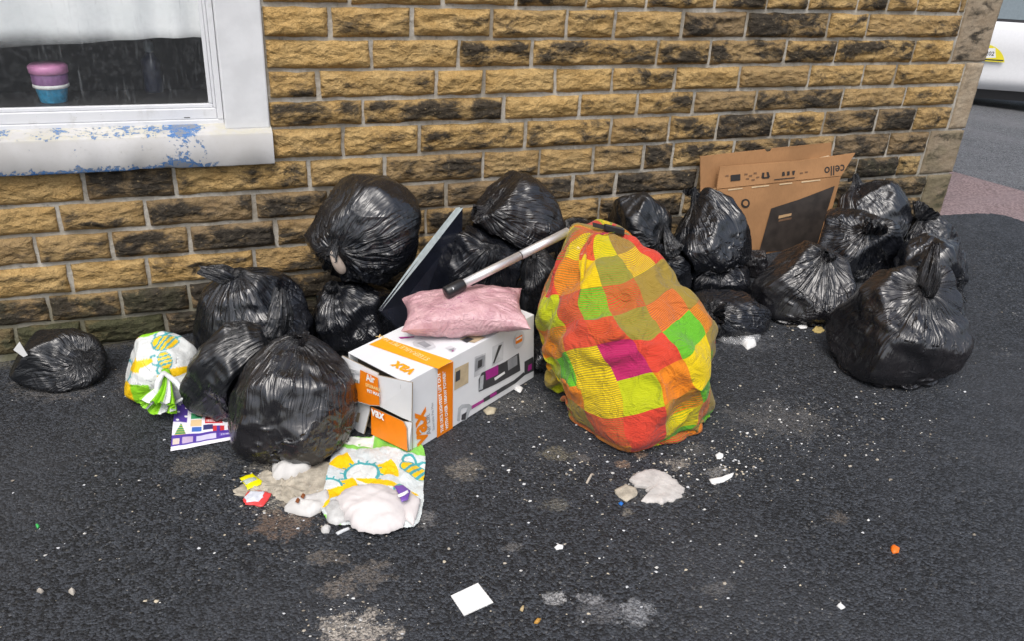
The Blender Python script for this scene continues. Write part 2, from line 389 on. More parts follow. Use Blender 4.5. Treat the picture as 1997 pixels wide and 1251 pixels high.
def addsolid(c, rg, X=None, grow=.008):
    if X is not None:                                     # grid of the finished skin
        d = (X-c).reshape(-1, 3); R = np.linalg.norm(d, axis=1); d = d/R[:, None]
        t = np.round(np.arccos(np.clip(d[:, 2], -1, 1))/math.pi*(NTH-1)).astype(int); p = np.round((np.arctan2(d[:, 1], d[:, 0]) % (2*math.pi))/(2*math.pi)*NPH).astype(int) % NPH
        g = rg.copy(); np.maximum.at(g, (t, p), np.minimum(R, rg[t, p]+.035)); rg = g
    SOLIDS.append((c, rg+grow, rg.max()+grow))
HR = np.array([cy, -sy, 0.0]); HF = np.array([sy, cy, 0.0])
def place(bb, Y=None, hd=None, bot='ground'):
    """centre and half-extents (right, depth, up) of a thing that fills the pixel box bb"""
    u0, v0, u1, v1 = bb; uc, vc = (u0+u1)/2, (v0+v1)/2
    def at(Yc):
        c = PY(uc, vc, Yc); dist = (c-CAM)@FW; k = dist/FPX; hw = (u1-u0)/2*k; d = hd*hw if hd else hw*.85
        ray_ = ray(uc, vc); be = math.asin(-ray_[2]); E = (v1-v0)/2*k*((ray_@FW))
        q = E*E-(d*math.sin(be))**2; hz = math.sqrt(max(q, (E*.45)**2))/math.cos(be)
        return c, (hw, d, hz)
    if Y is None:
        lo, hi = -2.4, -.05
        for _ in range(40):
            m = (lo+hi)/2; c, r = at(m)
            if c[2]-r[2] > gz(c[0]): lo = m       # still above the ground: further from the wall is nearer the camera
            else: hi = m
        lo2 = []
        for Yt in np.linspace(-2.4, -.1, 231):
            c, r = at(Yt); lo2.append((abs(c[2]-r[2]-gz(c[0])), Yt))
        return at(min(lo2)[1])
    c, r = at(Y)
    if bot == 'ground':
        top = c[2]+r[2]; g = gz(c[0]); hz = (top-g)/2; c = np.array([c[0], c[1], g+hz]); r = (r[0], r[1], hz)
    return c, r
def knotpoint(c, rg, uv, out=.03):
    d = ray(*uv); t0 = (c-CAM)@d; best = None
    ts = np.linspace(t0-rg.max()*1.3, t0+.02, 160); P = CAM+ts[:, None]*d; q = P-c; R = np.linalg.norm(q, axis=1)
    ins = R < look(rg, q/R[:, None])
    p = P[np.argmax(ins)] if ins.any() else P[np.argmin(R-look(rg, q/R[:, None]))]
    n = p-c; n /= np.linalg.norm(n); return p+n*out
BAGLOG = []
def bag(name, part, bb, knot, label, mat, cat='bin bag', group=None, Y=None, hd=None, bot='ground', kout=.03, tl=.08, tdir=(0, -1), tout=.6, seed=0, solidkw={}, **kw):
    c, r = place(bb, Y, hd, bot)
    rg = solid(c, r, seed=seed, **solidkw)
    k = knotpoint(c, rg, knot, kout)
    a = (k-c)/np.linalg.norm(k-c); td = RT*tdir[0]-UP*tdir[1]; td = td/np.linalg.norm(td)+a*tout
    X, kr, rl = bagsim(c, rg, k, tl, td, seed=seed, **kw)
    addsolid(c, rg, X[:kr+1])
    ext = X[:kr+1].reshape(-1, 3)
    BAGLOG.append((label, np.round(c, 2), np.round(r, 2), [int(v) for v in (min(PX(p)[0] for p in ext[::17]), min(PX(p)[1] for p in ext[::17]), max(PX(p)[0] for p in ext[::17]), max(PX(p)[1] for p in ext[::17]))], bb))
    nr, nc = X.shape[:2]; U, V = np.meshgrid(np.arange(nc)/nc, np.arange(nr)/nr)
    loc = np.array([c[0], c[1], gz(c[0]) if bot == 'ground' else c[2]-r[2]])
    me = gridmesh(name, X[:kr+1]-loc, True, (U[:kr+1], V[:kr+1], 1.0)); o = link(name, me, mat); o.location = loc
    tag(o, label, cat, group)
    me2 = gridmesh(part, X[kr:]-loc, True, (U[kr:], V[kr:], 1.0)); t = link(part, me2, mat); t.parent = o
    return o, X, c, rg, kr
def L(r, g, b, k=1.0):
    f = lambda c: ((c/255+.055)/1.055)**2.4 if c > 10 else c/255/12.92
    return (f(r)*k, f(g)*k, f(b)*k)
# ------------------------------------------------------------------ setting: ground
STAINS = [  # px centre, px radii, colour, strength
 (905, 915, 46, 24, (.20, .18, .15), .75), (1088, 886, 38, 18, (.19, .17, .12), .7), (1250, 884, 18, 14, (.24, .17, .12), .9), (1212, 907, 22, 10, (.24, .16, .11), .9),
 (1322, 905, 30, 16, (.30, .27, .23), .9), (1395, 922, 30, 14, (.30, .29, .27), .6), (690, 1228, 95, 40, (.42, .38, .33), .95), (720, 1120, 55, 30, (.22, .19, .16), .5),
 (1080, 1168, 24, 16, (.38, .38, .38), .9), (1150, 1168, 40, 12, (.34, .34, .35), .7), (1240, 1195, 45, 30, (.36, .37, .39), .6), (600, 950, 120, 62, (.36, .33, .27), .9),
 (560, 1020, 75, 34, (.16, .11, .08), .8), (105, 762, 110, 22, (.15, .14, .13), .6), (390, 905, 60, 25, (.18, .16, .13), .6), (520, 905, 60, 24, (.26, .24, .20), .7), (1085, 985, 36, 18, (.19, .18, .15), .55),
 (1140, 895, 20, 10, (.22, .2, .18), .5), (1350, 880, 40, 14, (.2, .19, .18), .4), (1450, 660, 90, 30, (.18, .18, .19), .35), (1225, 1000, 16, 10, (.3, .27, .22), .6), (1560, 632, 30, 8, (.36, .3, .22), .6), (830, 1010, 30, 24, (.25, .24, .23), .5), (1630, 1010, 30, 14, (.16, .13, .1), .5), (660, 1150, 50, 22, (.26, .22, .18), .5), (1520, 820, 120, 40, (.20, .19, .18), .35), (280, 740, 60, 30, (.10, .09, .08), .5),
 (1000, 790, 90, 30, (.16, .155, .145), .45), (1180, 1190, 60, 30, (.24, .24, .25), .4), (60, 712, 120, 9, (.13, .12, .09), .8), (300, 672, 130, 10, (.10, .09, .07), .7), (420, 760, 60, 12, (.14, .13, .11), .5), (1000, 1070, 30, 12, (.22, .21, .2), .5), (640, 1090, 60, 16, (.2, .17, .14), .5), (1400, 1150, 50, 18, (.15, .145, .14), .5), (1290, 960, 90, 30, (.13, .13, .125), .5)]
def tarmac(name, base, light, spec=.4, stains=False, scale=1.0, fleck=.22):
    m = NT(name); P = m.pos()
    v = m.voro(150*scale, P, 'F1', 'Color'); sx = m.n('ShaderNodeSeparateColor'); m.l(v, sx.inputs[0])
    vd = v.node.outputs['Distance']
    big = m.noise(1.1, P, 3, .6); mid = m.noise(14, P, 3, .6); fine = m.noise(420*scale, P, 1, .5)
    tone = m.math('ADD', m.math('MULTIPLY', sx.outputs[0], .55), m.math('MULTIPLY', fine, .45))
    col = m.mix(m.sst(tone, .25, .85), tuple(c*.22 for c in base), tuple(c*1.9 for c in base))
    col = m.mix(m.math('MULTIPLY', m.sst(big, .42, .68), .45), col, light)
    col = m.mix(m.math('MULTIPLY', m.sst(mid, .5, .75), .25), col, tuple(c*.5 for c in base))
    fl = m.math('MULTIPLY', m.math('GREATER_THAN', sx.outputs[1], .965), m.sst(m.noise(3.0, P, 3), .42, .62))
    col = m.mix(m.math('MULTIPLY', fl, fleck), col, (.36, .35, .33))
    rough = m.math('ADD', .52, m.math('MULTIPLY', mid, .3))
    if stains:
        wob = m.n('ShaderNodeTexNoise'); wob.inputs['Scale'].default_value = 20; wob.inputs['Detail'].default_value = 5; wob.inputs['Roughness'].default_value = .78; m.l(P, wob.inputs['Vector'])
        sp = m.noise(110, P, 4, .7); sp2 = m.sst(sp, .42, .56)
        for (u, v_, ru, rv, c, st) in STAINS:
            g = G(u, v_); gr = G(u+ru, v_); gd = G(u, v_-rv)
            ra = np.linalg.norm(gr-g); rb = np.linalg.norm(gd-g)
            q = m.vec('SUBTRACT', P, tuple(g))
            qx = m.math('DIVIDE', m.vec('DOT_PRODUCT', q, tuple(HR)), float(ra)); qy = m.math('DIVIDE', m.vec('DOT_PRODUCT', q, tuple(HF)), float(rb))
            d = m.math('SQRT', m.math('ADD', m.math('MULTIPLY', qx, qx), m.math('MULTIPLY', qy, qy)))
            d = m.math('ADD', d, m.math('MULTIPLY', m.math('SUBTRACT', wob.outputs[0], .47), 3.4))
            k = m.math('MULTIPLY', m.math('MULTIPLY', m.sst(d, 1.0, .6), st), m.math('ADD', .22, m.math('MULTIPLY', sp2, .78)))
            col = m.mix(k, col, c)
    m.set(Base_Color=col, Roughness=rough); m.p.inputs['Specular IOR Level'].default_value = spec
    h = m.math('ADD', m.math('MULTIPLY', vd, -1.0), m.math('ADD', m.math('MULTIPLY', fine, .5), m.math('MULTIPLY', sx.outputs[2], .45)))
    m.bump(h, .9, .006); return m.m
TAR = tarmac('new_tarmac', (.030, .034, .041), (.060, .064, .073), stains=True)
ROAD = tarmac('old_road_tarmac', (.15, .155, .165), (.20, .20, .21), .3)
def redpave():
    m = NT('red_pavement_tarmac'); P = m.pos(); v = m.voro(110, P, 'F1', 'Color'); sx = m.n('ShaderNodeSeparateColor'); m.l(v, sx.inputs[0])
    n = m.noise(4, P, 5); c = m.mix(m.sst(sx.outputs[0], .1, .9), (.15, .105, .105), (.27, .20, .20)); c = m.mix(m.math('MULTIPLY', m.sst(n, .4, .7), .5), c, (.22, .17, .175))
    m.set(Base_Color=c, Roughness=.8); m.bump(m.voro(110, P), .5, .004); return m.m
RED = redpave()
def sheet(name, pts, dz, mat):
    V = [(x, y, gz(x)+dz) for x, y in pts]; return tag(link(name, pymesh(name, V, [list(range(len(V)))]), mat), kind='structure')
ka, kb = G(1860, 333)[:2], G(1997, 371)[:2]; kd = (kb-ka)/np.linalg.norm(kb-ka); kn = np.array([kd[1], -kd[0]]); kn = kn if kn[0] < 0 else -kn
far, near_ = ka-kd*9, ka+kd*16
QD = .15
def road(x, y): return gz(x)-.06-QD*np.maximum(0, -((x-ka[0])*kn[0]+(y-ka[1])*kn[1]))
gx = np.unique(np.concatenate([np.linspace(-60, 90, 16), [0]])); dd_ = [0, .01, 40]; Vg, Fg = [], []
rows_g = [ka+kn*70, ka+kn*8, ka+kn*.0, ka-kn*4.5, ka-kn*9, ka-kn*70]
for rp in rows_g:
    for t in (-70, -10, 0, 10, 70):
        q = rp+kd*t; qq = q if -((q-ka)@kn) < 9 else ka-kn*9+kd*t; Vg.append((q[0], q[1], float(road(qq[0], qq[1]))))
for i in range(len(rows_g)-1):
    for j in range(4): Fg.append([i*5+j, i*5+j+1, (i+1)*5+j+1, (i+1)*5+j])
gm = pymesh('ground', Vg, Fg)
if gm.polygons[0].normal.z < 0: gm.flip_normals()
tag(link('ground', gm, ROAD), kind='structure')
pv = [tuple(far), tuple(near_), tuple(near_+kn*9), tuple(far+kn*9)]
mb = MB(); Vt = [(x, y, gz(x)-.004) for x, y in pv]; Vb = [(x, y, gz(x)-.2) for x, y in pv]
mb.add(Vt+Vb, [[3, 2, 1, 0], [0, 1, 5, 4], [1, 2, 6, 5], [2, 3, 7, 6], [3, 0, 4, 7]]); me_o = mb.build('pavement', RED)
bm_ = bmesh.new(); bm_.from_mesh(me_o.data); bmesh.ops.recalc_face_normals(bm_, faces=bm_.faces); bm_.to_mesh(me_o.data); bm_.free(); tag(me_o, kind='structure')
edge = [G(u, v)[:2] for u, v in ((1800, 421), (1836, 419), (1870, 417), (1905, 415.5), (1935, 416), (1962, 420), (1985, 427), (1997, 432))]
dlast = edge[-1]-edge[-2]; dlast /= np.linalg.norm(dlast)
edge = [np.array([3.2, .06])]+edge[1:]+[edge[-1]+dlast*.5+np.array([0, -.3]), edge[-1]+np.array([.75, -2.0]), edge[-1]+np.array([.8, -12])]
ej = []
for i in range(len(edge)-1):
    for t in np.linspace(0, 1, 7)[:-1]: ej.append(edge[i]*(1-t)+edge[i+1]*t+RNG.standard_normal(2)*.004)
poly = [(-14.0, .06)]+[tuple(p) for p in ej]+[(-14.0, -12.0)]
V = [(x, y, gz(x)) for x, y in poly]
bm_ = bmesh.new(); vs_ = [bm_.verts.new(v) for v in V]; f = bm_.faces.new(vs_); bmesh.ops.recalc_face_normals(bm_, faces=[f])
if f.normal.z < 0: f.normal_flip()
bmesh.ops.triangulate(bm_, faces=[f]); me = bpy.data.meshes.new('alley_tarmac'); bm_.to_mesh(me); bm_.free()
tag(link('alley_tarmac', me, TAR), kind='structure')
# ------------------------------------------------------------------ stone building
def stone(name, a, b, dressed=False):
    m = NT(name); P = m.pos(); oi = m.n('ShaderNodeObjectInfo'); sc = m.n('ShaderNodeSeparateColor'); m.l(oi.outputs['Color'], sc.inputs[0])
    soot, moss, hue = sc.outputs[0], sc.outputs[1], sc.outputs[2]
    off = m.vec('ADD', P, m.n('ShaderNodeCombineXYZ').outputs[0]); cx = off.node.inputs[1].links[0].from_node
    m.l(m.math('MULTIPLY', oi.outputs['Random'], 40.0), cx.inputs[1])
    st = m.mapv(off, (1, 1, 1.5)); n1 = m.noise(9, st, 3, .6); n2 = m.noise(45, st, 4, .65); n3 = m.noise(160, off, 2, .6)
    col = m.mix(m.sst(n1, .3, .7), a, b)
    col = m.mix(m.math('MULTIPLY', m.sst(n2, .35, .7), .5), col, tuple(c*.55 for c in a))
    col = m.mix(m.math('MULTIPLY', m.sst(n3, .45, .7), .35), col, tuple(min(1, c*1.35) for c in b))
    col = m.mix(m.math('MULTIPLY', hue, .95), col, m.mix(m.sst(n2, .3, .7), (.13, .095, .06), (.20, .15, .10)))
    big = m.noise(7, m.mapv(off, (1, 1, 2.0)), 5, .68, .5)
    at = m.n('ShaderNodeAttribute', attribute_name='relief').outputs['Fac']
    val = m.math('ADD', m.math('ADD', m.math('MULTIPLY', m.math('SUBTRACT', big, .18), 1.55), m.math('MULTIPLY', soot, .56)), m.math('MULTIPLY', m.math('SUBTRACT', at, .55), .45))
    val = m.math('ADD', val, m.math('ADD', m.math('MULTIPLY', m.math('SUBTRACT', n2, .5), .22), m.math('MULTIPLY', m.math('SUBTRACT', m.noise(1.7, P, 3), .5), .5)))
    k = m.math('MULTIPLY', m.sst(val, .70, 1.02), m.math('MULTIPLY', m.sst(soot, .0, .25), .95))
    col = m.mix(k, col, m.mix(m.sst(n2, .3, .75), (.018, .016, .014), (.055, .048, .038)))
    edge = m.math('MULTIPLY', m.sst(n2, .60, .72), m.math('MULTIPLY', k, .7)); col = m.mix(edge, col, (.40, .29, .15))   # fresh flakes inside the soot
    mm = m.math('MULTIPLY', m.sst(m.math('ADD', m.noise(12, P, 5, .6), m.math('MULTIPLY', moss, .5)), .55, .85), moss); col = m.mix(m.math('MULTIPLY', mm, .75), col, (.075, .08, .035))
    m.set(Base_Color=col, Roughness=.88); m.p.inputs['Specular IOR Level'].default_value = .25
    lay = m.math('ADD', m.math('MULTIPLY', m.noise(20, m.mapv(off, (1, 1, 1.9)), 4, .62, .9), .8), m.math('MULTIPLY', m.voro(24, m.mapv(off, (1, 1, 1.7)), 'F1'), .7))
    h = m.math('ADD', m.math('MULTIPLY', lay, 1.0), m.math('ADD', m.math('MULTIPLY', n2, .5), m.math('MULTIPLY', n3, .22)))
    m.bump(h, .28 if dressed else .9, .02); return m.m
STONE = stone('pitched_sandstone', (.42, .262, .092), (.53, .36, .152)); QUOIN = stone('dressed_sandstone', (.34, .265, .18), (.42, .35, .255), True)
def mortarmat():
    m = NT('grey_mortar'); P = m.pos(); n = m.noise(60, P, 5, .6); b = m.noise(5, P, 4); z = m.n('ShaderNodeSeparateXYZ'); m.l(P, z.inputs[0])
    c = m.mix(m.sst(n, .3, .7), (.36, .335, .285), (.52, .49, .43)); c = m.mix(m.math('MULTIPLY', m.sst(b, .42, .62), .65), c, (.20, .165, .115)); c = m.mix(m.math('MULTIPLY', m.sst(m.noise(24, P, 4, .7), .55, .68), .6), c, (.09, .08, .065))
    low = m.sst(m.math('ADD', m.math('SUBTRACT', z.outputs[2], m.math('MULTIPLY', z.outputs[0], GA)), m.math('MULTIPLY', b, .35)), .55, .25)
    c = m.mix(m.math('MULTIPLY', low, .65), c, m.mix(m.sst(b, .42, .6), (.10, .09, .055), (.085, .095, .03)))
    m.set(Base_Color=c, Roughness=.9); m.bump(n, .6, .006); return m.m
MORT = mortarmat()
ZJ = [0, -.1069, -.2102, -.3099, -.4063, -.5194, -.6327, -.7365, -.8444, -.9580, -1.0665, -1.176]
ZJ = [ZOFF+S*z for z in ZJ]; ZJ.append(ZJ[-1]-.12); XC = 3.615
ROWS = [  # joint pixel, soot, brown (stone to the left of the joint)
 [(681, .3, .1), (864, .15, .1), (1007, .25, .1), (1145, .7, .3), (1262, .35, .2), (1395, .5, .2), (1497, .5, .3), (1578, .3, .2), (1675, .5, .2), (1733, .6, .2), (1791, .7, .2), (1874, .5, .1)],
 [(642, .05, 0), (803, .4, .1), (957, .3, .05), (1105, .5, .2), (1198, .4, .1), (1330, .2, .2), (1455, .5, .75), (1614, .85, .5), (1691, .3, .05), (1872, .4, .35)],
 [(725, .05, 0), (894, .4, .05), (1036, .65, .15), (1281, .6, .1), (1384, .45, .25), (1531, .75, .5), (1629, .75, .2), (1781, .75, .1), (1856, .2, .05)],
 [(620, .75, .1), (850, .5, .1), (943, .03, 0), (1082, .3, 0), (1193, .25, 0), (1315, .3, .05), (1441, .12, .1), (1577, .2, .45), (1683, .35, .15), (1744, .1, .3), (1878, .4, .15)],
 [(708, .65, .1), (982, .85, .2), (1130, .04, 0), (1242, .55, .05), (1352, .4, .1), (1473, .3, .6), (1642, .75, .55), (1763, .5, .4), (1864, .5, .15)],
 [(669, .3, .1), (817, .35, .05), (1024, .65, .1), (1190, .7, .1), (1304, .25, .4), (1397, .55, .2), (1505, .9, .7), (1605, .45, .2), (1707, .9, .6), (1781, .8, .8), (1851, .55, .3)],
 [(-20, .3, .1), (164, .2, .2), (341, .8, .8), (603, .4, .1), (750, .4, .25), (942, .55, .55), (1052, .5, .4), (1156, .25, .3), (1253, .55, .45), (1311, .85, .7), (1429, .45, .3), (1536, 1, .5), (1624, .5, .5), (1731, .8, .9), (1808, .7, .8)],
 [(-60, .2, 0), (116, .15, .15), (285, .45, .35), (496, .6, .75), (640, .7, .7), (760, .6, .6), (869, .65, .75), (1000, .6, .8), (1116, .6, .7), (1200, .7, .6), (1358, .9, .8), (1520, .6, .5), (1669, .7, .7), (1748, .9, .9), (1792, .6, .3)],
 [(-80, .5, .4), (72, .6, .55), (218, .5, .4), (370, .7, .6), (538, .75, .8), (700, .6, .6), (830, .6, .5), (990, .6, .5), (1167, .5, .3), (1330, .7, .4), (1480, .6, .5), (1620, .6, .6), (1720, .8, .8), (1802, .85, .8)],
 [(-20, .3, .1), (139, .3, .1), (289, .45, .1), (497, .4, .1), (640, .5, .35), (800, .5, .4), (960, .5, .3), (1120, .6, .4), (1280, .6, .4), (1440, .6, .4), (1600, .6, .4)],
 [(-60, 1, .5), (97, 1, .6), (237, .9, .5), (369, 1.0, .7), (500, 1, .7), (680, .9, .5), (840, .9, .5), (1000, .9, .5)],
 [(34, .7, .8), (165, 1, .8), (324, 1, .8), (480, 1, .9), (640, 1, .9), (800, 1, .9)]]
bld = empty('stone_building', (1.2, 0, gz(1.2)))
tag(bld, 'end wall of a sandstone building with pitched-face courses and white framed window', 'building')
def brickdata(x0, x1, z0, z1, rough, seed):
    nx = max(4, int((x1-x0)/.0075)); nz = max(4, int((z1-z0)/.0065)); x = np.linspace(x0, x1, nx); z = np.linspace(z0, z1, nz)
    Xg, Zg = np.meshgrid(x, z); ed = np.minimum(np.minimum(Xg-x0, x1-Xg), np.minimum(Zg-z0, z1-Zg)); e = np.clip(ed/.022, 0, 1); e = e*(2-e)
    rid = 1-np.abs(fbm(Xg*9, Zg*20, 0, seed, 5, .6))*2.6; lo = fbm(Xg*5, Zg*9, 0, seed+9, 3)
    led = fbm(Xg*6, Zg*5, 0, seed+21, 3)*.035; st = ((Zg+led*1.4+.02*lo)*17) % 1
    rel = np.clip(.45+.45*lo+.28*rid, 0, 1.3)
    d = .004+e*(.004+rough*(.018*rel+.011*st*np.clip(lo+.35, 0, 1)))
    jx = .0055*fbm(Xg*16, Zg*16, 5, seed+3, 3)*(ed < .006); Xg = Xg+jx; Zg = Zg+.0055*fbm(Xg*14, Zg*16, 8, seed+4, 3)*(ed < .006)
    Y = -d; P = np.stack([Xg, Y, Zg], -1)
    ring = lambda yy: None
    # skirt rows back into the mortar
    B = P.copy(); B[..., 1] = .02
    top = np.concatenate([B[:1], P, B[-1:]], 0); rl = np.concatenate([rel[:1], rel, rel[-1:]], 0)
    l = top[:, :1].copy(); l[..., 1] = .02; r = top[:, -1:].copy(); r[..., 1] = .02
    rel2 = rel*(.35+.65*e); rl = np.concatenate([rel2[:1], rel2, rel2[-1:]], 0)
    return np.concatenate([l, top, r], 1), np.concatenate([rl[:, :1], rl, rl[:, -1:]], 1)
def brick(name, x0, x1, z0, z1, soot, brown, moss, mat, rough=1.0, seed=0, parent=None):
    X, rel = brickdata(x0, x1, z0, z1, rough, seed); c = np.array([(x0+x1)/2, 0, (z0+z1)/2])
    me = gridmesh(name, X-c, False, smooth=True); a = me.attributes.new('relief', 'FLOAT', 'POINT'); a.data.foreach_set('value', rel.reshape(-1).astype(np.float32))
    o = link(name, me, mat); o.location = c; o.parent = parent; o.matrix_parent_inverse = parent_inv(parent); o.color = (soot, moss, brown, 1)
    return o
JW = .012
WX1 = PY(512, 155)[0]+.012                                 # right edge of the window surround
qleft = {0: (1874, 1), 1: (1872, 1), 2: (1856, 1), 3: (1878, 2), 4: (1864, 2), 5: (1851, 2), 6: (1808, 3), 7: (1792, 3), 8: (1802, 4), 9: (1802, 4)}
rnd = random.Random(5); XL = -1.25; seed = 300; later = []
for k, row in enumerate(ROWS):
    z1 = ZJ[k-1] if k else ZJ[0]+.115; z0 = ZJ[k]; vm = None
    zm = (z0+z1)/2
    if k < 6: xs = WX1
    else: xs = XL
    x = xs; bricks = []
    for (u, s, br) in row:
        # pixel to wall x at this course's mid height
        lo, hi = -400.0, 1300.0
        for _ in range(40):
            v = (lo+hi)/2; p = PY(u, v)
            if p[2] > zm: lo = v
            else: hi = v
        xe = p[0]
        if xe > x+.06: bricks.append((x, xe, s, br)); x = xe
    xr = {1: 3.30, 2: 3.36, 3: 3.3, 4: 3.3}
    if k >= 9:
        while x < ROWS[8]-.05: w_ = rnd.uniform(.22, .36); bricks.append((x, min(x+w_, ROWS[8]), .8, .6)); x += w_
    for (a, b, s, br) in bricks:
        seed += 7; h_ = zm-gz((a+b)/2)
        moss = .8*max(0, min(1, (.26-h_)/.2)) if a < -.3 or a > 2.6 else .3*max(0, min(1, (.2-h_)/.2))
        if a > 2.9 and k >= 7: moss = .3
        brick('brick', a+JW/2+rnd.uniform(0, .003), b-JW/2-rnd.uniform(0, .003), z0+JW/2+rnd.uniform(0, .003), z1-JW/2-rnd.uniform(0, .003), s, br, moss, STONE, 1.0 if k < 9 else .8, seed, bld)
    ROWS[k] = x                                             # where the quoins start
for (ra, rb, s, br, moss) in ((0, 2, .45, .35, 0), (3, 5, .10, .10, .1), (6, 7, .25, .45, .4), (8, 10, .4, .6, .6)):
    z1 = ZJ[ra-1] if ra else ZJ[0]+.35; z0 = ZJ[rb]
    x0 = max(ROWS[q] for q in range(ra, min(rb, 8)+1)) if ra < 8 else ROWS[8]
    xs_ = [ROWS[q] for q in range(ra, min(rb, 8)+1)]
    seed += 7; brick('quoin', x0+JW/2, XC+.004, z0+JW/2, z1-JW/2, s, br, moss, QUOIN, .12, seed, bld)
    for q in range(ra, min(rb, 8)+1):
        if x0-ROWS[q] > .03: seed += 7; brick('brick', ROWS[q]+JW/2, x0-JW/2, ZJ[q]+JW/2, (ZJ[q-1] if q else ZJ[0]+.115)-JW/2, .5, .5, 0, STONE, .8, seed, bld)
# courses outside the picture, joined
parts = []
for k in range(24):
    z0 = ZJ[0]+.115*(k+1); x = XL+rnd.uniform(-.2, 0)
    if z0 > 3.9: break
    while x < XC-.02:
        w_ = rnd.uniform(.2, .42); xe = min(x+w_, XC)
        if not (z0 < ZJ[0]+.85 and x < WX1): parts.append((max(x, XL), xe, z0, z0+.115))
        elif xe > WX1+.05: parts.append((WX1, xe, z0, z0+.115))
        x = xe
mbx = MB()
for (a, b, z0, z1) in parts:
    if b-a > .03: mbx.aab(a+.004, b-.004, -.014, .02, z0+.004, z1-.004)
mbx.aab(-4, XL-.004, -.012, .02, -.3, 3.9)
up_ = mbx.build('upper_courses', STONE, bld, bevel=.004); up_.color = (.4, 0, .2, 1); tag(up_, kind='stuff')
# mortar bed and the body of the building around the window opening
WX0, WZ1 = -1.75, ZOFF+.95; SZ0 = PY(528, 312)[2]
mb = MB()
mb.aab(-4, WX0, .0, .3, -.4, 3.95); mb.aab(WX1-.004, XC-.01, .0, .3, -.4, 3.95); mb.aab(WX0, WX1-.004, .0, .3, -.4, SZ0+.02); mb.aab(WX0, WX1-.004, .0, .3, WZ1, 3.95)
mb.build('mortar', MORT, bld)
mb = MB(); mb.aab(XC-.3, XC, .301, 6, -.4, 3.95); mb.aab(-4, XC-.301, 5.7, 6, -.4, 3.95); mb.aab(-4, -3.7, .301, 5.69, -.4, 3.95); mb.aab(-4, XC, -.0, 6, 3.951, 4.1)
o = mb.build('side_walls', STONE, bld); o.color = (.4, 0, .3, 1)
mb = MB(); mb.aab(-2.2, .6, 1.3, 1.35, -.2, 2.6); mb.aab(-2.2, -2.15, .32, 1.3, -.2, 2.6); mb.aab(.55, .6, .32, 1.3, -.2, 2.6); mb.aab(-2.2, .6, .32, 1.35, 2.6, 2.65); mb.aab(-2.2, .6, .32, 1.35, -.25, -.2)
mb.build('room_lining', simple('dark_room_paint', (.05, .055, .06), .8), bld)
# ------------------------------------------------------------------ window
def upvc():
    m = NT('white_upvc'); P = m.pos(); n = m.noise(22, P, 5, .65); g = m.noise(130, P, 3); st = m.noise(8, m.mapv(P, (3, 3, .4)), 4)
    k = m.math('MULTIPLY', m.math('MULTIPLY', m.sst(n, .5, .72), m.sst(st, .42, .62)), .35); sp = m.math('MULTIPLY', m.math('GREATER_THAN', g, .73), .55)
    c = m.mix(k, (.68, .69, .71), (.40, .39, .36)); c = m.mix(sp, c, (.20, .17, .13)); m.set(Base_Color=c, Roughness=.38); return m.m
UPVC = upvc()
def peeling():
    m = NT('peeling_white_and_blue_paint'); P = m.pos(); n = m.noise(16, P, 7, .7, .3); f = m.noise(70, P, 5, .7); b = m.noise(5, P, 3, .5); z = m.n('ShaderNodeSeparateXYZ'); m.l(P, z.inputs[0])
    zb, zt = SZ0, PY(524, 256, -.05)[2]
    eb = m.sst(z.outputs[2], zb+.035, zb-.002); et = m.sst(z.outputs[2], zt-.016, zt+.004)
    xb = PY(362, 292, -.05)[0]; spot = m.sst(m.math('ABSOLUTE', m.math('SUBTRACT', z.outputs[0], float(xb))), .10, .0); lf = m.sst(z.outputs[0], xb+.16, xb+.02)
    v = m.math('ADD', m.math('ADD', m.math('MULTIPLY', n, .56), m.math('MULTIPLY', f, .44)), m.math('ADD', m.math('MULTIPLY', m.math('MULTIPLY', m.math('ADD', eb, m.math('MULTIPLY', et, .55)), lf), .17), m.math('MULTIPLY', spot, .13)))
    blue = m.sst(v, .615, .63); gone = m.math('MULTIPLY', m.sst(m.math('ADD', v, m.math('MULTIPLY', m.math('SUBTRACT', f, .5), .5)), .69, .71), .8)
    c = m.mix(m.sst(b, .35, .65), (.46, .45, .435), (.56, .555, .55)); c = m.mix(m.math('MULTIPLY', m.sst(f, .5, .7), .25), c, (.42, .41, .38))
    top = m.math('MULTIPLY', m.math('MULTIPLY', et, m.sst(n, .38, .55)), .6); c = m.mix(top, c, (.50, .47, .34))
    c = m.mix(blue, c, m.mix(m.sst(f, .3, .7), (.035, .13, .36), (.10, .24, .48))); c = m.mix(gone, c, (.23, .225, .21))
    m.set(Base_Color=c, Roughness=.6); m.bump(m.math('MULTIPLY', blue, -1), .6, .004); return m.m
win = empty('window', (-.6, .0, SZ0)); win.parent = bld; win.matrix_parent_inverse = parent_inv(bld)
def sub(mb_, name, mat, **kw): return mb_.build(name, mat, win, **kw)
xj0 = PY(426, 120, .015)[0]; zs1 = PY(524, 256, -.05)[2]; ztop = WZ1
nS = 120; sx_ = np.linspace(-1.9, WX1+.004, nS); rows_ = []
prof = [(.06, SZ0+.002), (-.05, SZ0), (-.053, SZ0+.004), (-.053, zs1-.006), (-.047, zs1), (.06, zs1+.022)]
Xs = np.zeros((len(prof), nS, 3))
for i, (yy, zz) in enumerate(prof):
    ch = .006*np.clip(fbm(sx_*9, 0, 0, 44, 4)*2-.2, 0, 1)*(1 if i in (1, 2) else 0)
    Xs[i] = np.stack([sx_, yy+0*sx_, zz+ch+.0015*fbm(sx_*20, i, 0, 45, 2)], -1)
Pm = peeling(); o = link('sill', gridmesh('sill', Xs, False, smooth=False), Pm, win)
mb = MB(); mb.add([Xs[i, -1] for i in range(len(prof))], [list(range(len(prof)))]); sub(mb, 'sill_end', Pm)
zf0 = PY(200, 251, .03)[2]
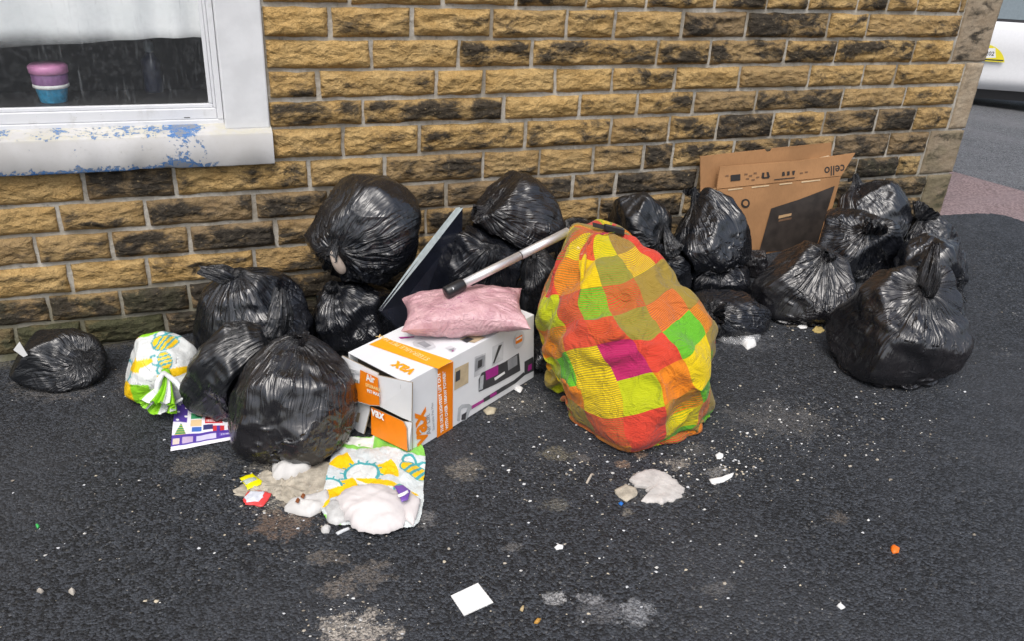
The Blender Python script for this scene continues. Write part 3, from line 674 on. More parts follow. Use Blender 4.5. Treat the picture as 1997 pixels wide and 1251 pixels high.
mb = MB(); mb.aab(xj0, WX1, -.018, .09, zs1+.004, ztop); sub(mb, 'jamb', simple('white_jamb_paint', (.68, .69, .70), .55, var=.07, vs=9, bump=.3, bs=60), bevel=.006)
zg0 = PY(200, 205.5, .055)[2]; xg1 = PY(398, 120, .055)[0]; xm = PY(414, 120, .03)[0]
for (nm, a) in (('frame', (-1.75, xj0-.001, .03, .10, zf0, zf0+.022)), ('frame', (xj0-.022, xj0-.0015, .028, .10, zf0+.022, ztop)), ('sash_rail', (-1.75, xj0-.0225, .036, .095, zf0+.0225, zg0-.014)), ('sash_stile', (xg1+.014, xj0-.0225, .0362, .095, zg0-.014, ztop)), ('glazing_bead', (-1.75, xg1+.0135, .046, .062, zg0-.0135, zg0)), ('glazing_bead', (xg1, xg1+.0135, .0463, .062, zg0+.0005, ztop)), ('sash_stile', (-1.75, -1.66, .036, .095, zg0, ztop))):
    mb = MB(); mb.aab(*a); sub(mb, nm, UPVC, bevel=.003)
slot = MB(); p = PY(366, 229, .0355); slot.aab(p[0]-.012, p[0]+.008, .0352, .0359, p[2]-.001, p[2]+.0015); sub(slot, 'drain_slot', simple('dark_slot', (.02, .02, .02), .7))
def glassmat():
    m = NT('streaked_window_glass'); P = m.pos()
    lw = m.n('ShaderNodeLayerWeight'); fr = m.math('ADD', .05, m.math('MULTIPLY', m.math('POWER', lw.outputs['Facing'], 5.0), .8)); tr = m.n('ShaderNodeBsdfTransparent'); tr.inputs[0].default_value = (1, 1, 1, 1); gl = m.n('ShaderNodeBsdfGlossy'); gl.inputs['Roughness'].default_value = .03
    mx = m.n('ShaderNodeMixShader'); m.l(fr, mx.inputs[0]); m.l(tr.outputs[0], mx.inputs[1]); m.l(gl.outputs[0], mx.inputs[2])
    df = m.n('ShaderNodeBsdfDiffuse'); df.inputs[0].default_value = (.6, .63, .65, 1); s = m.noise(1, m.mapv(P, (75, 1, 7), (0, .12, 0)), 3, .6, .3); d2 = m.noise(60, P, 4, .6)
    k = m.math('ADD', m.math('MULTIPLY', m.sst(s, .57, .78), .07), m.math('ADD', .012, m.math('MULTIPLY', m.sst(d2, .45, .75), .025))); m2 = m.n('ShaderNodeMixShader'); m.l(k, m2.inputs[0]); m.l(mx.outputs[0], m2.inputs[1]); m.l(df.outputs[0], m2.inputs[2])
    m.l(m2.outputs[0], m.out.inputs[0]); return m.m
mb = MB(); mb.aab(-1.66, xg1+.005, .055, .0585, zg0-.005, ztop); sub(mb, 'pane', glassmat())
mb = MB(); mb.aab(-1.75, WX1-.01, .101, .36, zg0-.045, zg0-.012); sub(mb, 'inner_sill', simple('inner_sill_board', (.03, .03, .03), .5))
# things inside the window
ns, nz_ = 120, 30; sx_ = np.linspace(-1.7, xg1+.10, ns); zc = PY(200, 86, .10)[2]
hem = zc+.012*np.sin(sx_*5+1)+.02*fbm(sx_*3, 0, 0, 8, 2); T_ = np.linspace(0, 1, nz_)[:, None]
Z_ = hem[None]*(1-T_)+T_*(ztop+.05); Y_ = .10+.012*np.sin(sx_*38+2*np.sin(sx_*7))[None]*(.6+.4*(1-T_))
def sheer():
    m = NT('white_sheer_curtain'); P = m.pos(); z = m.n('ShaderNodeSeparateXYZ'); m.l(P, z.inputs[0]); n = m.noise(14, P, 4, .6)
    t = m.sst(m.math('ADD', z.outputs[2], m.math('MULTIPLY', m.math('SUBTRACT', n, .5), .03)), float(zc)-.012, float(zc)+.06)
    m.set(Base_Color=m.mix(m.sst(m.noise(5, P, 3), .3, .7), (.78, .82, .82), (.88, .91, .91)), Roughness=.85, Alpha=m.math('ADD', .08, m.math('MULTIPLY', t, .92))); return m.m
cur = link('net_curtain', gridmesh('net_curtain', np.stack([np.broadcast_to(sx_, Z_.shape), Y_, Z_], -1)), sheer())
tag(cur, 'white curtain hanging inside the window above the dark gap', 'curtain')
tb = PY(107, 204, .20); tb[2] = zg0-.012; pt = PY(105, 122, .20); hh = pt[2]-tb[2]; rw_ = (PY(145, 150, .2)[0]-PY(68, 150, .2)[0])/2
tub = empty('tub', tb); tag(tub, 'blue labelled tub with pink screw lid standing behind the window glass', 'tub')
def lathe(name, prof_, mat, parent, n=28):
    X = np.array([[[tb[0]+r*math.cos(2*math.pi*k/n), tb[1]+r*math.sin(2*math.pi*k/n), tb[2]+z*hh] for k in range(n)] for r, z in prof_]); return link(name, gridmesh(name, X, True), mat, parent)
lathe('label_wrap', [(.0, 0), (rw_*.68, 0), (rw_*.70, .02), (rw_*.84, .36), (rw_*.86, .38)], simple('tub_blue', (.04, .33, .55), .35, var=.25, vs=60), tub)
lathe('rim', [(rw_*.9, .38), (rw_*.95, .40), (rw_*.95, .47), (rw_*.9, .48)], simple('tub_white', (.75, .77, .75), .35), tub)
lathe('band', [(rw_*.92, .48), (rw_*.93, .50), (rw_*.95, .74), (rw_*.93, .75)], simple('tub_purple', (.25, .12, .27), .35), tub)
lathe('lid', [(rw_*.95, .75), (rw_*1.02, .77), (rw_*1.03, .93), (rw_*.9, .985), (0, 1.0)], simple('tub_pink', (.60, .25, .45), .35), tub)
tb = PY(305, 200, .33); tb[2] = zg0-.012; hh = .19; bo = empty('bottle', tb); tag(bo, 'dim blue bottle standing behind the window glass', 'bottle')
lathe('bottle_body', [(0, 0), (.032, 0), (.034, .05), (.034, .6), (.02, .72), (.012, .76)], simple('bottle_blue', (.015, .022, .05), .3), bo); lathe('bottle_cap', [(.016, .765), (.017, .95), (0, 1)], simple('bottle_cap_grey', (.15, .18, .2), .4), bo)
# ------------------------------------------------------------------ parked car beyond the corner
d_ = ray(1950, 214); ts_ = np.linspace(5, 25, 4000); g0 = next(CAM+t*d_ for t in ts_ if (CAM+t*d_)[2] < road((CAM+t*d_)[0], (CAM+t*d_)[1])); cd = np.array([.90, -.436]); cd /= np.linalg.norm(cd); cn = np.array([cd[1], -cd[0]]); cn = cn if cn@(CAM[:2]-g0[:2]) > 0 else -cn
def CP(s, n, z): q = g0[:2]+cd*s-cn*n; return np.array([q[0], q[1], g0[2]+z])
car = empty('parked_car', CP(0, .85, 0)); tag(car, 'white car with a yellow licence plate sticker parked beyond the wall corner', 'car')
WHT = simple('white_car_paint', (.74, .75, .77), .25, .5, var=.02); DRK = simple('car_black_trim', (.015, .015, .017), .4)
sP = np.array([-2.1, -2.0, -1.8, -1.2, -.5, .2, .9, 1.5, 2.0, 2.15]); lev = [(.20, .10), (.26, .03), (.34, .0), (.40, .015), (.62, -.02), (.86, .0), (.90, .02), (.935, .05)]
X = np.zeros((len(lev), len(sP), 3)); 
for i, (z, n) in enumerate(lev):
    for j, s_ in enumerate(sP): rr_ = max(0, abs(s_-.02)-1.75)*.35; X[i, j] = CP(s_, n+rr_, z)
o = link('body_side', gridmesh('body_side', X, False), WHT, car)
X2 = X.copy()
for i, (z, n) in enumerate(lev):
    for j, s_ in enumerate(sP): rr_ = max(0, abs(s_-.02)-1.75)*.35; X2[i, j] = CP(s_, 1.7-n-rr_, z)
mb = MB(); nl, nj = len(lev), len(sP)
link('far_side', gridmesh('far_side', X2, False), WHT, car)
mb.add([X[i, 0] for i in range(nl)]+[X2[i, 0] for i in range(nl)], [[i, i+1, nl+i+1, nl+i] for i in range(nl-1)]); mb.add([X[i, -1] for i in range(nl)]+[X2[i, -1] for i in range(nl)], [[i, i+1, nl+i+1, nl+i] for i in range(nl-1)])
mb.add([X[-1, j] for j in range(nj)]+[X2[-1, j] for j in range(nj)], [[j, j+1, nj+j+1, nj+j] for j in range(nj-1)]); mb.add([X[0, j]+[0, 0, .001] for j in range(nj)]+[X2[0, j]+[0, 0, .001] for j in range(nj)], [[j, j+1, nj+j+1, nj+j] for j in range(nj-1)])
mb.build('ends_and_bonnet', WHT, car)
GLS = simple('car_window_glass', (.16, .20, .22), .08, .6, var=.05)
def quadp(name, pts, mat, th=.006):
    P4 = [CP(*p) for p in pts]; P5 = [CP(p[0], p[1]+th, p[2]) for p in pts]; n = len(pts); m_ = MB(); m_.add(P4+P5, [list(range(n)), list(range(2*n-1, n-1, -1))]+[[i, n+i, n+(i+1) % n, (i+1) % n] for i in range(n)]); return m_.build(name, mat, car)
for (a, b) in ((-1.45, -.62), (-.50, .38), (.48, 1.25)):
    quadp('window_frame', [(a-.05, .052, .936), (b+.05, .052, .936), (b+.02, .17, 1.36), (a+.03, .17, 1.36)], DRK, .004)
    quadp('window_glass', [(a, .053, .965), (b, .053, .965), (b-.03, .16, 1.33), (a+.08, .16, 1.33)], GLS, .003)
mb = MB(); tp = [CP(-1.55, .1, .94), CP(1.35, .1, .94), CP(1.25, .18, 1.37), CP(-1.35, .18, 1.37)]; tq = [CP(-1.55, 1.6, .94), CP(1.35, 1.6, .94), CP(1.25, 1.52, 1.37), CP(-1.35, 1.52, 1.37)]
mb.add(tp+tq, [[3, 2, 6, 7], [0, 3, 7, 4], [1, 5, 6, 2], [4, 7, 6, 5]]); mb.build('roof', WHT, car)
for s_ in (-.56, .43):
    mb = MB(); mb.box(CP(s_, -.004, .36), CP(s_+.008, -.004, .36)-CP(s_, -.004, .36), CP(s_, .03, .36)-CP(s_, -.004, .36), CP(s_, .03, .92)-CP(s_, .03, .36)); mb.build('door_gap', DRK, car)
mb = MB(); mb.box(CP(-1.9, .14, .09), CP(1.9, .14, .09)-CP(-1.9, .14, .09), CP(0, 1.55, .09)-CP(0, .14, .09), np.array([0, 0, .109])); mb.build('underbody', DRK, car)
for s_ in (-1.32, 1.32):
    for n_ in (.02, 1.5):
        mb = MB(); mb.tube([CP(s_, n_, .29), CP(s_, n_+.02, .29), CP(s_, n_+.18, .29), CP(s_, n_+.2, .29)], [.26, .29, .29, .26], 28); wl_ = mb.build('wheel', simple('tyre_rubber', (.02, .02, .02), .8), car, True)
        mb = MB(); mb.tube([CP(s_, n_-.012, .29), CP(s_, n_+.005, .29)], [.17, .19], 20); r0 = mb.build('rim', simple('wheel_rim_grey', (.35, .36, .37), .35, metal=.6), wl_)
# licence sticker
pc = np.array([CP(0, -.003, .45), CP(1, -.003, .45), CP(0, -.003, 1.0)]); nrm = np.array([cn[0], cn[1], 0.0])
def onside(u, v): return hitplane(u, v, CP(0, -.028, .6), nrm)
def disc(name, pts, mat, off): m_ = MB(); P_ = [onside(*p)+nrm*off for p in pts]; m_.add(P_, [list(range(len(P_)))]); return m_.build(name, mat, car)
YEL = simple('sticker_yellow', (.78, .68, .03), .45, var=.03); arc = [(1908+52*.5+26*1.35*math.cos(t)-10, 119-33*math.sin(t)) for t in np.linspace(0, math.pi, 16)]
arc = [(x, y+.07*(x-1924)) for x, y in arc]
disc('sticker', arc, YEL, .001); disc('sticker_panel', [(1918, 94), (1941, 93), (1942, 112), (1918, 113)], simple('sticker_white', (.8, .8, .8), .5, var=.02), .002)
disc('sticker_stripe', [(1912, 113.5), (1957, 116.5), (1957, 119), (1912, 116)], simple('sticker_black', (.03, .03, .03), .5), .002)
def text(txt, name, o, xd, yd, size, mat, parent, lift=0, align='LEFT', bold=0.0):
    cu = bpy.data.curves.new(name, 'FONT'); cu.body = txt; cu.size = size; cu.align_x = align; cu.resolution_u = 2; cu.offset = bold
    t = bpy.data.objects.new(name, cu); COL.objects.link(t); dg = bpy.context.evaluated_depsgraph_get(); me = bpy.data.meshes.new_from_object(t.evaluated_get(dg)); bpy.data.objects.remove(t); bpy.data.curves.remove(cu)
    xd = np.asarray(xd)/np.linalg.norm(xd); yd = np.asarray(yd)/np.linalg.norm(yd); z = np.cross(xd, yd)
    M = Matrix(((xd[0], yd[0], z[0], o[0]+z[0]*lift), (xd[1], yd[1], z[1], o[1]+z[1]*lift), (xd[2], yd[2], z[2], o[2]+z[2]*lift), (0, 0, 0, 1))); me.transform(M); me.name = name
    me.materials.clear(); return link(name, me, mat, parent)
c3 = np.array([cd[0], cd[1], 0])
text('202', 'plate_number', onside(1921, 107)+nrm*.003, c3, (0, 0, 1), .062, MATS['sticker_black'], car, 0, bold=.001)
# ------------------------------------------------------------------ vacuum cleaner carton
GN = np.array([-GA, 0, 1.0]); GN /= np.linalg.norm(GN)
C0 = G(803, 884, .002); e1 = G(1041, 738)-C0; e1 -= GN*(e1@GN); BL = np.linalg.norm(e1); e1 /= BL; e2 = np.cross(GN, e1); e3 = GN
hh_ = np.linspace(.1, .5, 400); BH = hh_[np.argmin([abs(PX(C0+e3*h)[1]-747) for h in hh_])]
BW = (hitplane(667, 694, C0+e3*BH, e3)-C0)@e2
TKB = .004
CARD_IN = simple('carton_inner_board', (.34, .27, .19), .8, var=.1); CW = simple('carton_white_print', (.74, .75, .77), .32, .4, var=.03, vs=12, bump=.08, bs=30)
OR_ = simple('print_orange', (.86, .23, .008), .35, .4, var=.04); AMB = simple('print_amber', (.88, .36, .01), .35, .4, var=.04); DG = simple('print_dark_grey', (.055, .055, .06), .35); MG = simple('print_mid_grey', (.30, .31, .33), .4)
LG = simple('print_light_grey', (.55, .56, .58), .4); MAGN = simple('print_magenta', (.36, .03, .24), .35); TAN = simple('print_tan', (.50, .40, .26), .4); SIL = simple('print_silver', (.43, .45, .47), .4); INK = simple('print_ink', (.10, .10, .11), .4); WPR = simple('print_white', (.86, .86, .86), .4)
box = empty('vacuum_box', C0+e1*BL/2+e2*BW/2); tag(box, 'long white and orange vacuum cleaner carton with torn open end', 'cardboard box')
def bpt(a, b, c): return C0+e1*a+e2*b+e3*c
mb = MB(); mb.box(bpt(0, 0, 0), e1*BL, e2*TKB, e3*BH); mb.build('side_panel', CW, box, bevel=.0015)
mb = MB(); mb.box(bpt(0, BW-TKB, 0), e1*BL, e2*TKB, e3*BH); mb.build('side_panel', CW, box, bevel=.0015)
mb = MB(); mb.box(bpt(0, TKB+.0004, BH-TKB-.0003), e1*BL, e2*(BW-2*TKB-.0008), e3*TKB); mb.build('top_panel', CW, box, bevel=.0012)
mb = MB(); mb.box(bpt(0, TKB+.0004, .0003), e1*BL, e2*(BW-2*TKB-.0008), e3*TKB); mb.build('bottom_panel', CARD_IN, box)
mb = MB(); mb.box(bpt(BL-.005, TKB+.0004, TKB+.001), e1*.004, e2*(BW-2*TKB-.001), e3*(BH-2*TKB-.002)); mb.build('end_panel', CW, box)
BOXES.append((C0, np.array([e1, e2, e3]), np.array([BL, BW, BH])))
R7 = lambda u, v: (620+u*.28777, 540+v*.28777)
FACES = {'side': (C0, -e2, e1, e3), 'top': (C0+e3*BH, e3, e1, e2), 'end': (C0, -e1, -e2, e3)}
def fpt(face, u, v, off=.0012):
    p0, n, _, _ = FACES[face]; return hitplane(u, v, p0+n*off, n)
def decal(face, pts, mat, off=.0012, name='print', r7=True, parent=None):
    P = [fpt(face, *(R7(*p) if r7 else p), off) for p in pts]; m_ = MB(); m_.add(P, [list(range(len(P)))])
    nn = np.cross(P[1]-P[0], P[2]-P[1]); 
    if nn@FACES[face][1] < 0: m_.F = [f[::-1] for f in m_.F]
    return m_.build(name, mat, parent or box)
# side face print
decal('side', [(812, 629), (917, 577), (913, 1042), (806, 1104)], OR_, name='orange_band')
for (a, b, c_) in (((928, 628), (1022, 582), 168), ((1062, 548), (1138, 520), 158), ((1183, 478), (1258, 442), 152)):
    decal('side', [a, b, (b[0]-3, b[1]+c_-28), (a[0]-4, a[1]+c_-20)], LG if c_ != 168 else TAN, name='picture_panel')
decal('side', [(935, 650), (965, 633), (963, 700), (932, 720)], DG, .0018); decal('side', [(1068, 560), (1134, 532), (1128, 610), (1064, 650)], MG, .0018); decal('side', [(1085, 575), (1115, 560), (1112, 610), (1082, 628)], DG, .0022); decal('side', [(1225, 470), (1248, 462), (1196, 590), (1186, 592)], DG, .0018)
decal('side', [(1110, 655), (1268, 580), (1362, 520), (1372, 640), (1210, 730), (1090, 785), (1090, 700)], DG, .0018, 'vacuum_picture'); decal('side', [(1135, 645), (1222, 600), (1222, 665), (1140, 705)], MAGN, .0022); decal('side', [(1100, 680), (1125, 668), (1118, 765), (1092, 775)], SIL, .0022)
decal('side', [(1195, 690), (1265, 645), (1268, 660), (1200, 708)], WPR, .0022); decal('side', [(1285, 570), (1350, 535), (1352, 600), (1290, 640)], MG, .0022)
decal('side', [(1400, 580), (1460, 545), (1465, 640), (1400, 672)], DG, .0018); decal('side', [(1425, 605), (1450, 590), (1448, 630), (1422, 645)], MAGN, .0022)
decal('side', [(1122, 830), (1250, 750), (1330, 705), (1395, 650), (1405, 668), (1340, 725), (1260, 775), (1125, 855)], DG, .0018, 'vacuum_picture'); decal('side', [(1165, 805), (1210, 780), (1212, 800), (1168, 826)], MAGN, .0022)
decal('side', [(1040, 880), (1125, 832), (1126, 852), (1042, 902)], MAGN, .0018)
decal('side', [(950, 895), (975, 870), (1025, 866), (1048, 885), (1030, 915), (1010, 970), (985, 980), (1000, 930), (1015, 890), (985, 890), (968, 905), (962, 980), (944, 982)], SIL, .0018, 'vacuum_head_picture'); decal('side', [(975, 940), (1008, 920), (1000, 972), (972, 975)], DG, .0022)
ccx = [(1362+38*math.cos(t), 430+60*math.sin(t)-38*.5*math.cos(t)) for t in np.linspace(0, 2*math.pi, 19)[:-1]]; decal('side', ccx, LG, .0018, 'round_badge'); decal('side', [(1340, 420), (1385, 395), (1385, 440), (1340, 462)], OR_, .0022); decal('side', [(1344, 428), (1381, 407), (1381, 420), (1344, 441)], WPR, .0026)
def ftext(t, face, u, v, xd, yd, size, mat, off=.002, bold=.0006, name='lettering', align='LEFT'): return text(t, name, fpt(face, *R7(u, v), off), xd, yd, size, mat, box, 0, align, bold)
ftext('vax', 'side', 742, 1116, e3, -e1, .088, OR_, bold=.003)
ftext('Air Lift', 'side', 765, 1065, e3, -e1, .026, MG, bold=.0003); ftext('Steerable Pet Max', 'side', 792, 1040, e3, -e1, .014, MG, bold=0)
ftext("THE UK'S LIGHTEST LIFT OUT", 'side', 851, 1052, e3, -e1, .0165, WPR, .0022); ftext("WITH OVER 100AW POWER*", 'side', 884, 1030, e3, -e1, .0165, WPR, .0022)
# top face print
decal('top', [(345, 462), (450, 417), (914, 574), (815, 628)], AMB, name='orange_band')
ftext('STEERABLE PET MAX', 'top', 765, 560, -(-e2), -e1, .026, simple('print_pale_amber', (.92, .62, .25), .4), .002, .0004)
ftext('vax', 'top', 668, 640, e2, -e1, .062, AMB, .002, .002)
decal('top', [(545, 412), (655, 408), (650, 414), (560, 424)], MAGN, .0018); decal('top', [(640, 445), (700, 420), (780, 450), (800, 480), (750, 500), (690, 480), (650, 470)], LG, .0018, 'parts_picture'); decal('top', [(670, 452), (720, 440), (770, 470), (730, 485)], MG, .0022)
decal('top', [(655, 340), (715, 320), (790, 342), (730, 365)], MG, .0018, 'picture_panel'); decal('top', [(790, 372), (880, 345), (990, 372), (900, 405)], LG, .0018, 'picture_panel'); decal('top', [(815, 376), (870, 358), (930, 370), (880, 392)], MG, .0022); decal('top', [(960, 430), (1040, 395), (1140, 412), (1060, 452)], TAN, .0018, 'picture_panel'); decal('top', [(970, 432), (1015, 412), (1060, 425), (1010, 450)], DG, .0022)
decal('top', [(860, 485), (900, 470), (940, 490), (905, 515)], LG, .0018, 'picture_panel'); decal('top', [(885, 497), (925, 485), (915, 512)], MG, .0022); decal('top', [(905, 505), (925, 498), (915, 512)], MAGN, .0026)
# flaps of the open end
def flap(name, spec, mats, th=.004, face='end'):
    P = [fpt('end', *R7(u, v), o) for u, v, o in spec]; n = np.cross(P[1]-P[0], P[2]-P[0]); n /= np.linalg.norm(n)
    if n@(CAM-P[0]) < 0: n = -n
    Q = [p-n*th for p in P]; k = len(P); m_ = MB(); m_.add(P, [list(range(k))], 0); m_.add(Q, [list(range(k))[::-1]], 1); m_.add(P+Q, [[i, k+i, k+(i+1) % k, (i+1) % k] for i in range(k)], 1)
    return m_.build(name, mats, box), P, n
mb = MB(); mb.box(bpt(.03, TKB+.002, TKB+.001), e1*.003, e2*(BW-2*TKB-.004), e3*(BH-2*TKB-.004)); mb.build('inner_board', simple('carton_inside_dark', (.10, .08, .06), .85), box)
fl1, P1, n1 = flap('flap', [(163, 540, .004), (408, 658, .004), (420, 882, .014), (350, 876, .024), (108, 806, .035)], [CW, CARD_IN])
def on(P, n, pts, mat, off, name='print'):
    Q = [hitplane(*R7(*p), P[0]+n*off, n) for p in pts]; m_ = MB(); m_.add(Q, [list(range(len(Q)))]); return m_.build(name, mat, fl1)
nA = np.cross(P1[1]-P1[0], P1[2]-P1[0]); nA /= np.linalg.norm(nA); nA = nA if nA@(CAM-P1[0]) > 0 else -nA
# print follows the flap in two facets, so it sits a little proud of both
pl1 = lambda pts, mat, off, name='print': on(P1, nA, pts, mat, off, name)
pl1([(286, 634), (406, 690), (418, 876), (352, 872), (150, 812), (172, 706), (283, 728)], OR_, .012, 'orange_panel')
pl1([(188, 610), (281, 640), (280, 662), (186, 648)], WPR, .0125, 'stock_label'); pl1([(186, 672), (281, 690), (280, 726), (180, 700)], WPR, .0125, 'stock_label')
xd1 = hitplane(*R7(400, 720), P1[0], nA)-hitplane(*R7(300, 685), P1[0], nA); yd1 = np.cross(nA, xd1)
def pt(t, u, v, size, mat, off=.0135, bold=.0006): return text(t, 'lettering', hitplane(*R7(u, v), P1[0]+nA*off, nA), xd1, yd1, size, mat, fl1, 0, 'LEFT', bold)
pt('Air', 328, 705, .032, WPR, bold=.0012); pt('STEERABLE', 324, 745, .0145, simple('print_pale_amber', (.92, .62, .25), .4)); pt('PET MAX', 334, 785, .015, WPR)
pt('PD 376593', 183, 694, .0148, INK, bold=.0003); pt('0190980531', 192, 633, .0125, MG, bold=.0002)
fl2, P2, n2 = flap('flap', [(402, 672, .010), (638, 722, .003), (634, 985, .004), (575, 962, .006), (418, 884, .016)], [CW, CARD_IN]); 
m_ = MB(); [m_.add([hitplane(*R7(558+8*j, 735+5*j), P2[1]-e1*.004, -e1), hitplane(*R7(561+8*j, 736+5*j), P2[1]-e1*.004, -e1), hitplane(*R7(561+8*j, 930+5*j), P2[1]-e1*.004, -e1), hitplane(*R7(558+8*j, 929+5*j), P2[1]-e1*.004, -e1)], [[0, 1, 2, 3]]) for j in range(1)]; m_.build('small_print', LG, fl2)
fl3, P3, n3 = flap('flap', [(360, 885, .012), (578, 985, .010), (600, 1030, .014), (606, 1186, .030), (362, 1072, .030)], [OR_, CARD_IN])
xd3 = P3[1]-P3[0]; n3 = np.cross(xd3, P3[4]-P3[0]); n3 /= np.linalg.norm(n3); n3 = n3 if n3@(CAM-P3[0]) > 0 else -n3
text('vax', 'lettering', hitplane(*R7(362, 938), P3[0]+n3*.012, n3), xd3, np.cross(n3, xd3), .042, WPR, fl3, 0, 'LEFT', .0015)
fl4, P4, n4 = flap('flap', [(172, 830, .006), (352, 878, .006), (350, 910, .012), (310, 1070, .04), (178, 1012, .028)], [CW, CARD_IN])
fl5, P5, n5 = flap('flap', [(582, 985, .004), (636, 992, .003), (637, 1190, .003), (616, 1186, .02), (606, 1060, .012)], [CW, CARD_IN])
# ------------------------------------------------------------------ checked cloth bundle
CSEED = 4.0
def madras():
    m = NT('checked_cotton_cloth'); uv = m.co('UV'); s = m.n('ShaderNodeSeparateXYZ'); m.l(uv, s.inputs[0]); P = m.pos()
    C = {'g': (.11, .42, .02), 'l': (.42, .46, .008), 'y': (.66, .48, .004), 'o': (.66, .19, .012), 'r': (.58, .05, .028), 'm': (.40, .016, .10), 'k': (.30, .21, .035)}
    fu, fv = m.math('FLOOR', s.outputs[0]), m.math('FLOOR', s.outputs[1]); pal = 'mrlokyrkyoorklg'
    def cell(o1, o2):
        x = m.n('ShaderNodeCombineXYZ'); m.l(m.math('ADD', fu, o1), x.inputs[0]); m.l(m.math('ADD', fv, o2), x.inputs[1]); wn = m.n('ShaderNodeTexWhiteNoise', noise_dimensions='2D'); m.l(x.outputs[0], wn.inputs['Vector']); return wn.outputs['Value']
    n = len(pal); a = m.ramp(cell(CSEED, 3.0), [(i/n, C[q]) for i, q in enumerate(pal)], 'CONSTANT')
    warp = m.n('ShaderNodeTexWhiteNoise', noise_dimensions='1D'); m.l(m.math('ADD', fu, 7.3), warp.inputs['W']); b = m.ramp(warp.outputs['Value'], [(i/n, C[q]) for i, q in enumerate(pal)], 'CONSTANT')
    fine = m.math('FRACT', m.math('MULTIPLY', s.outputs[1], 17.0)); st = m.sst(fine, .50, .66); amt = m.math('ADD', .04, m.math('MULTIPLY', m.sst(cell(11.0, 5.0), .25, .5), .70))
    c = m.mix(m.math('MULTIPLY', st, amt), a, m.mix(.35, b, (.06, .05, .02)))
    dirt = m.noise(14, P, 5, .65); wh = m.noise(30, m.mapv(P, (1, 1, .5)), 6, .7, .4); loc = m.noise(3.1, P, 2)
    c = m.mix(m.math('MULTIPLY', m.sst(dirt, .55, .8), .3), c, (.14, .09, .03)); c = m.mix(m.math('MULTIPLY', m.math('MULTIPLY', m.sst(wh, .62, .68), m.sst(loc, .58, .66)), .85), c, (.78, .74, .70))
    m.set(Base_Color=c, Roughness=.85); m.p.inputs['Specular IOR Level'].default_value = .15; m.p.inputs['Sheen Weight'].default_value = .15
    w = m.noise(15, P, 3, .5, 1.4); m.bump(m.math('ADD', m.math('MULTIPLY', m.math('ABSOLUTE', m.math('SUBTRACT', w, .5)), -1.0), m.math('MULTIPLY', st, .03)), .85, .03); return m.m
Bp, Tp = G(1308, 822, .05), PY(1122, 478, -.66); c = (Bp+Tp)/2; U3 = Tp-Bp; LEN = np.linalg.norm(U3)/2; U3 = U3/np.linalg.norm(U3)
R3 = RT-U3*(RT@U3); R3 /= np.linalg.norm(R3); F3 = np.cross(U3, R3); F3 = F3 if F3@FW > 0 else -F3
rg = solid(c, (.236, .22, LEN*1.10), up_exp=2.2, dn_exp=3.0, taper=.10, lump=.07, seed=71, facet=.22, nfac=9, axes=(R3, F3, U3), ridge=.07, rf=2.2)
k = knotpoint(c, rg, (1192, 452), .0); CLOTH_TOP = k
X, kr, rl = bagsim(c, rg, k, .03, None, nc=120, nr=84, ntl=4, rmax=1.45, slack=1.10, wexc=1.09, seed=72, it=(130, 50), vac=.0008, grav=.0012, neck=.45, lap=(.0, .0), pleats=8, pamp=1.3, ring=.02, fin=2, fin2=2, sn=(.02, 6), bil=.22)
addsolid(c, rg, X[:kr+1]); CLC, CLR = c, rg
def fold(X, a, b, amp, w):
    q = X.reshape(-1, 3)-CAM; dep = q@FW; uu, vv = W0/2+FPX*(q@RT)/dep, H0/2-FPX*(q@UP)/dep; lim = np.median(dep)
    pa_, pb_ = [X.reshape(-1, 3)[np.argmin((uu-p[0])**2+(vv-p[1])**2+1e5*(dep > lim))] for p in (a, b)]
    T1, T2 = np.gradient(X, axis=0), np.roll(X, -1, 1)-np.roll(X, 1, 1); N = np.cross(T2, T1); N /= np.linalg.norm(N, axis=-1, keepdims=True)+1e-9
    if (N*(X-c)).sum() < 0: N = -N
    d = pb_-pa_; t = np.clip(((X-pa_)@d)/(d@d+1e-9), 0, 1); bow = .12*np.linalg.norm(d)*np.sin(t*math.pi); ds = np.linalg.norm(X-(pa_+t[..., None]*d)+bow[..., None]*UP*.6, axis=-1)
    ev = np.sin(np.clip(t*.9+.05, 0, 1)*math.pi)**.6; return X+N*(amp*ev*(np.exp(-(ds/w)**2)-.75*np.exp(-((ds-1.9*w)/w)**2)))[..., None]
for (a, b, am, w_) in (((1185, 515), (1103, 610), .026, .026), ((1205, 555), (1125, 635), .014, .014), ((1240, 455), (1200, 530), .016, .014), ((1065, 480), (1045, 640), .018, .014), ((1095, 600), (1060, 690), .02, .014), ((1075, 690), (1215, 705), .024, .014), ((1110, 760), (1340, 728), .022, .014), ((1140, 785), (1310, 752), .016, .012), ((1200, 808), (1380, 765), .018, .013), ((1262, 505), (1335, 690), .014, .014), ((1232, 560), (1252, 690), .016, .013), ((1140, 640), (1255, 600), .02, .013), ((1300, 700), (1375, 765), .014, .012), ((1090, 520), (1075, 590), .016, .010), ((1150, 700), (1290, 668), .018, .012), ((1260, 640), (1340, 660), .012, .010), ((1160, 460), (1130, 520), .014, .011), ((1250, 790), (1340, 835), .014, .011)): X = fold(X, a, b, am*.9, w_*1.5)
X = fold(X, (1340, 690), (1372, 800), .055, .055); X = fold(X, (1300, 800), (1345, 845), .03, .05)
rf_ = np.random.default_rng(19)
for _ in range(0):
    u0, v0 = rf_.uniform(1060, 1350), rf_.uniform(470, 810); an = rf_.normal(.9, .8); ll = rf_.uniform(30, 85); X = fold(X, (u0, v0), (u0+ll*math.cos(an), v0-ll*math.sin(an)), rf_.uniform(.007, .017), rf_.uniform(.008, .014))
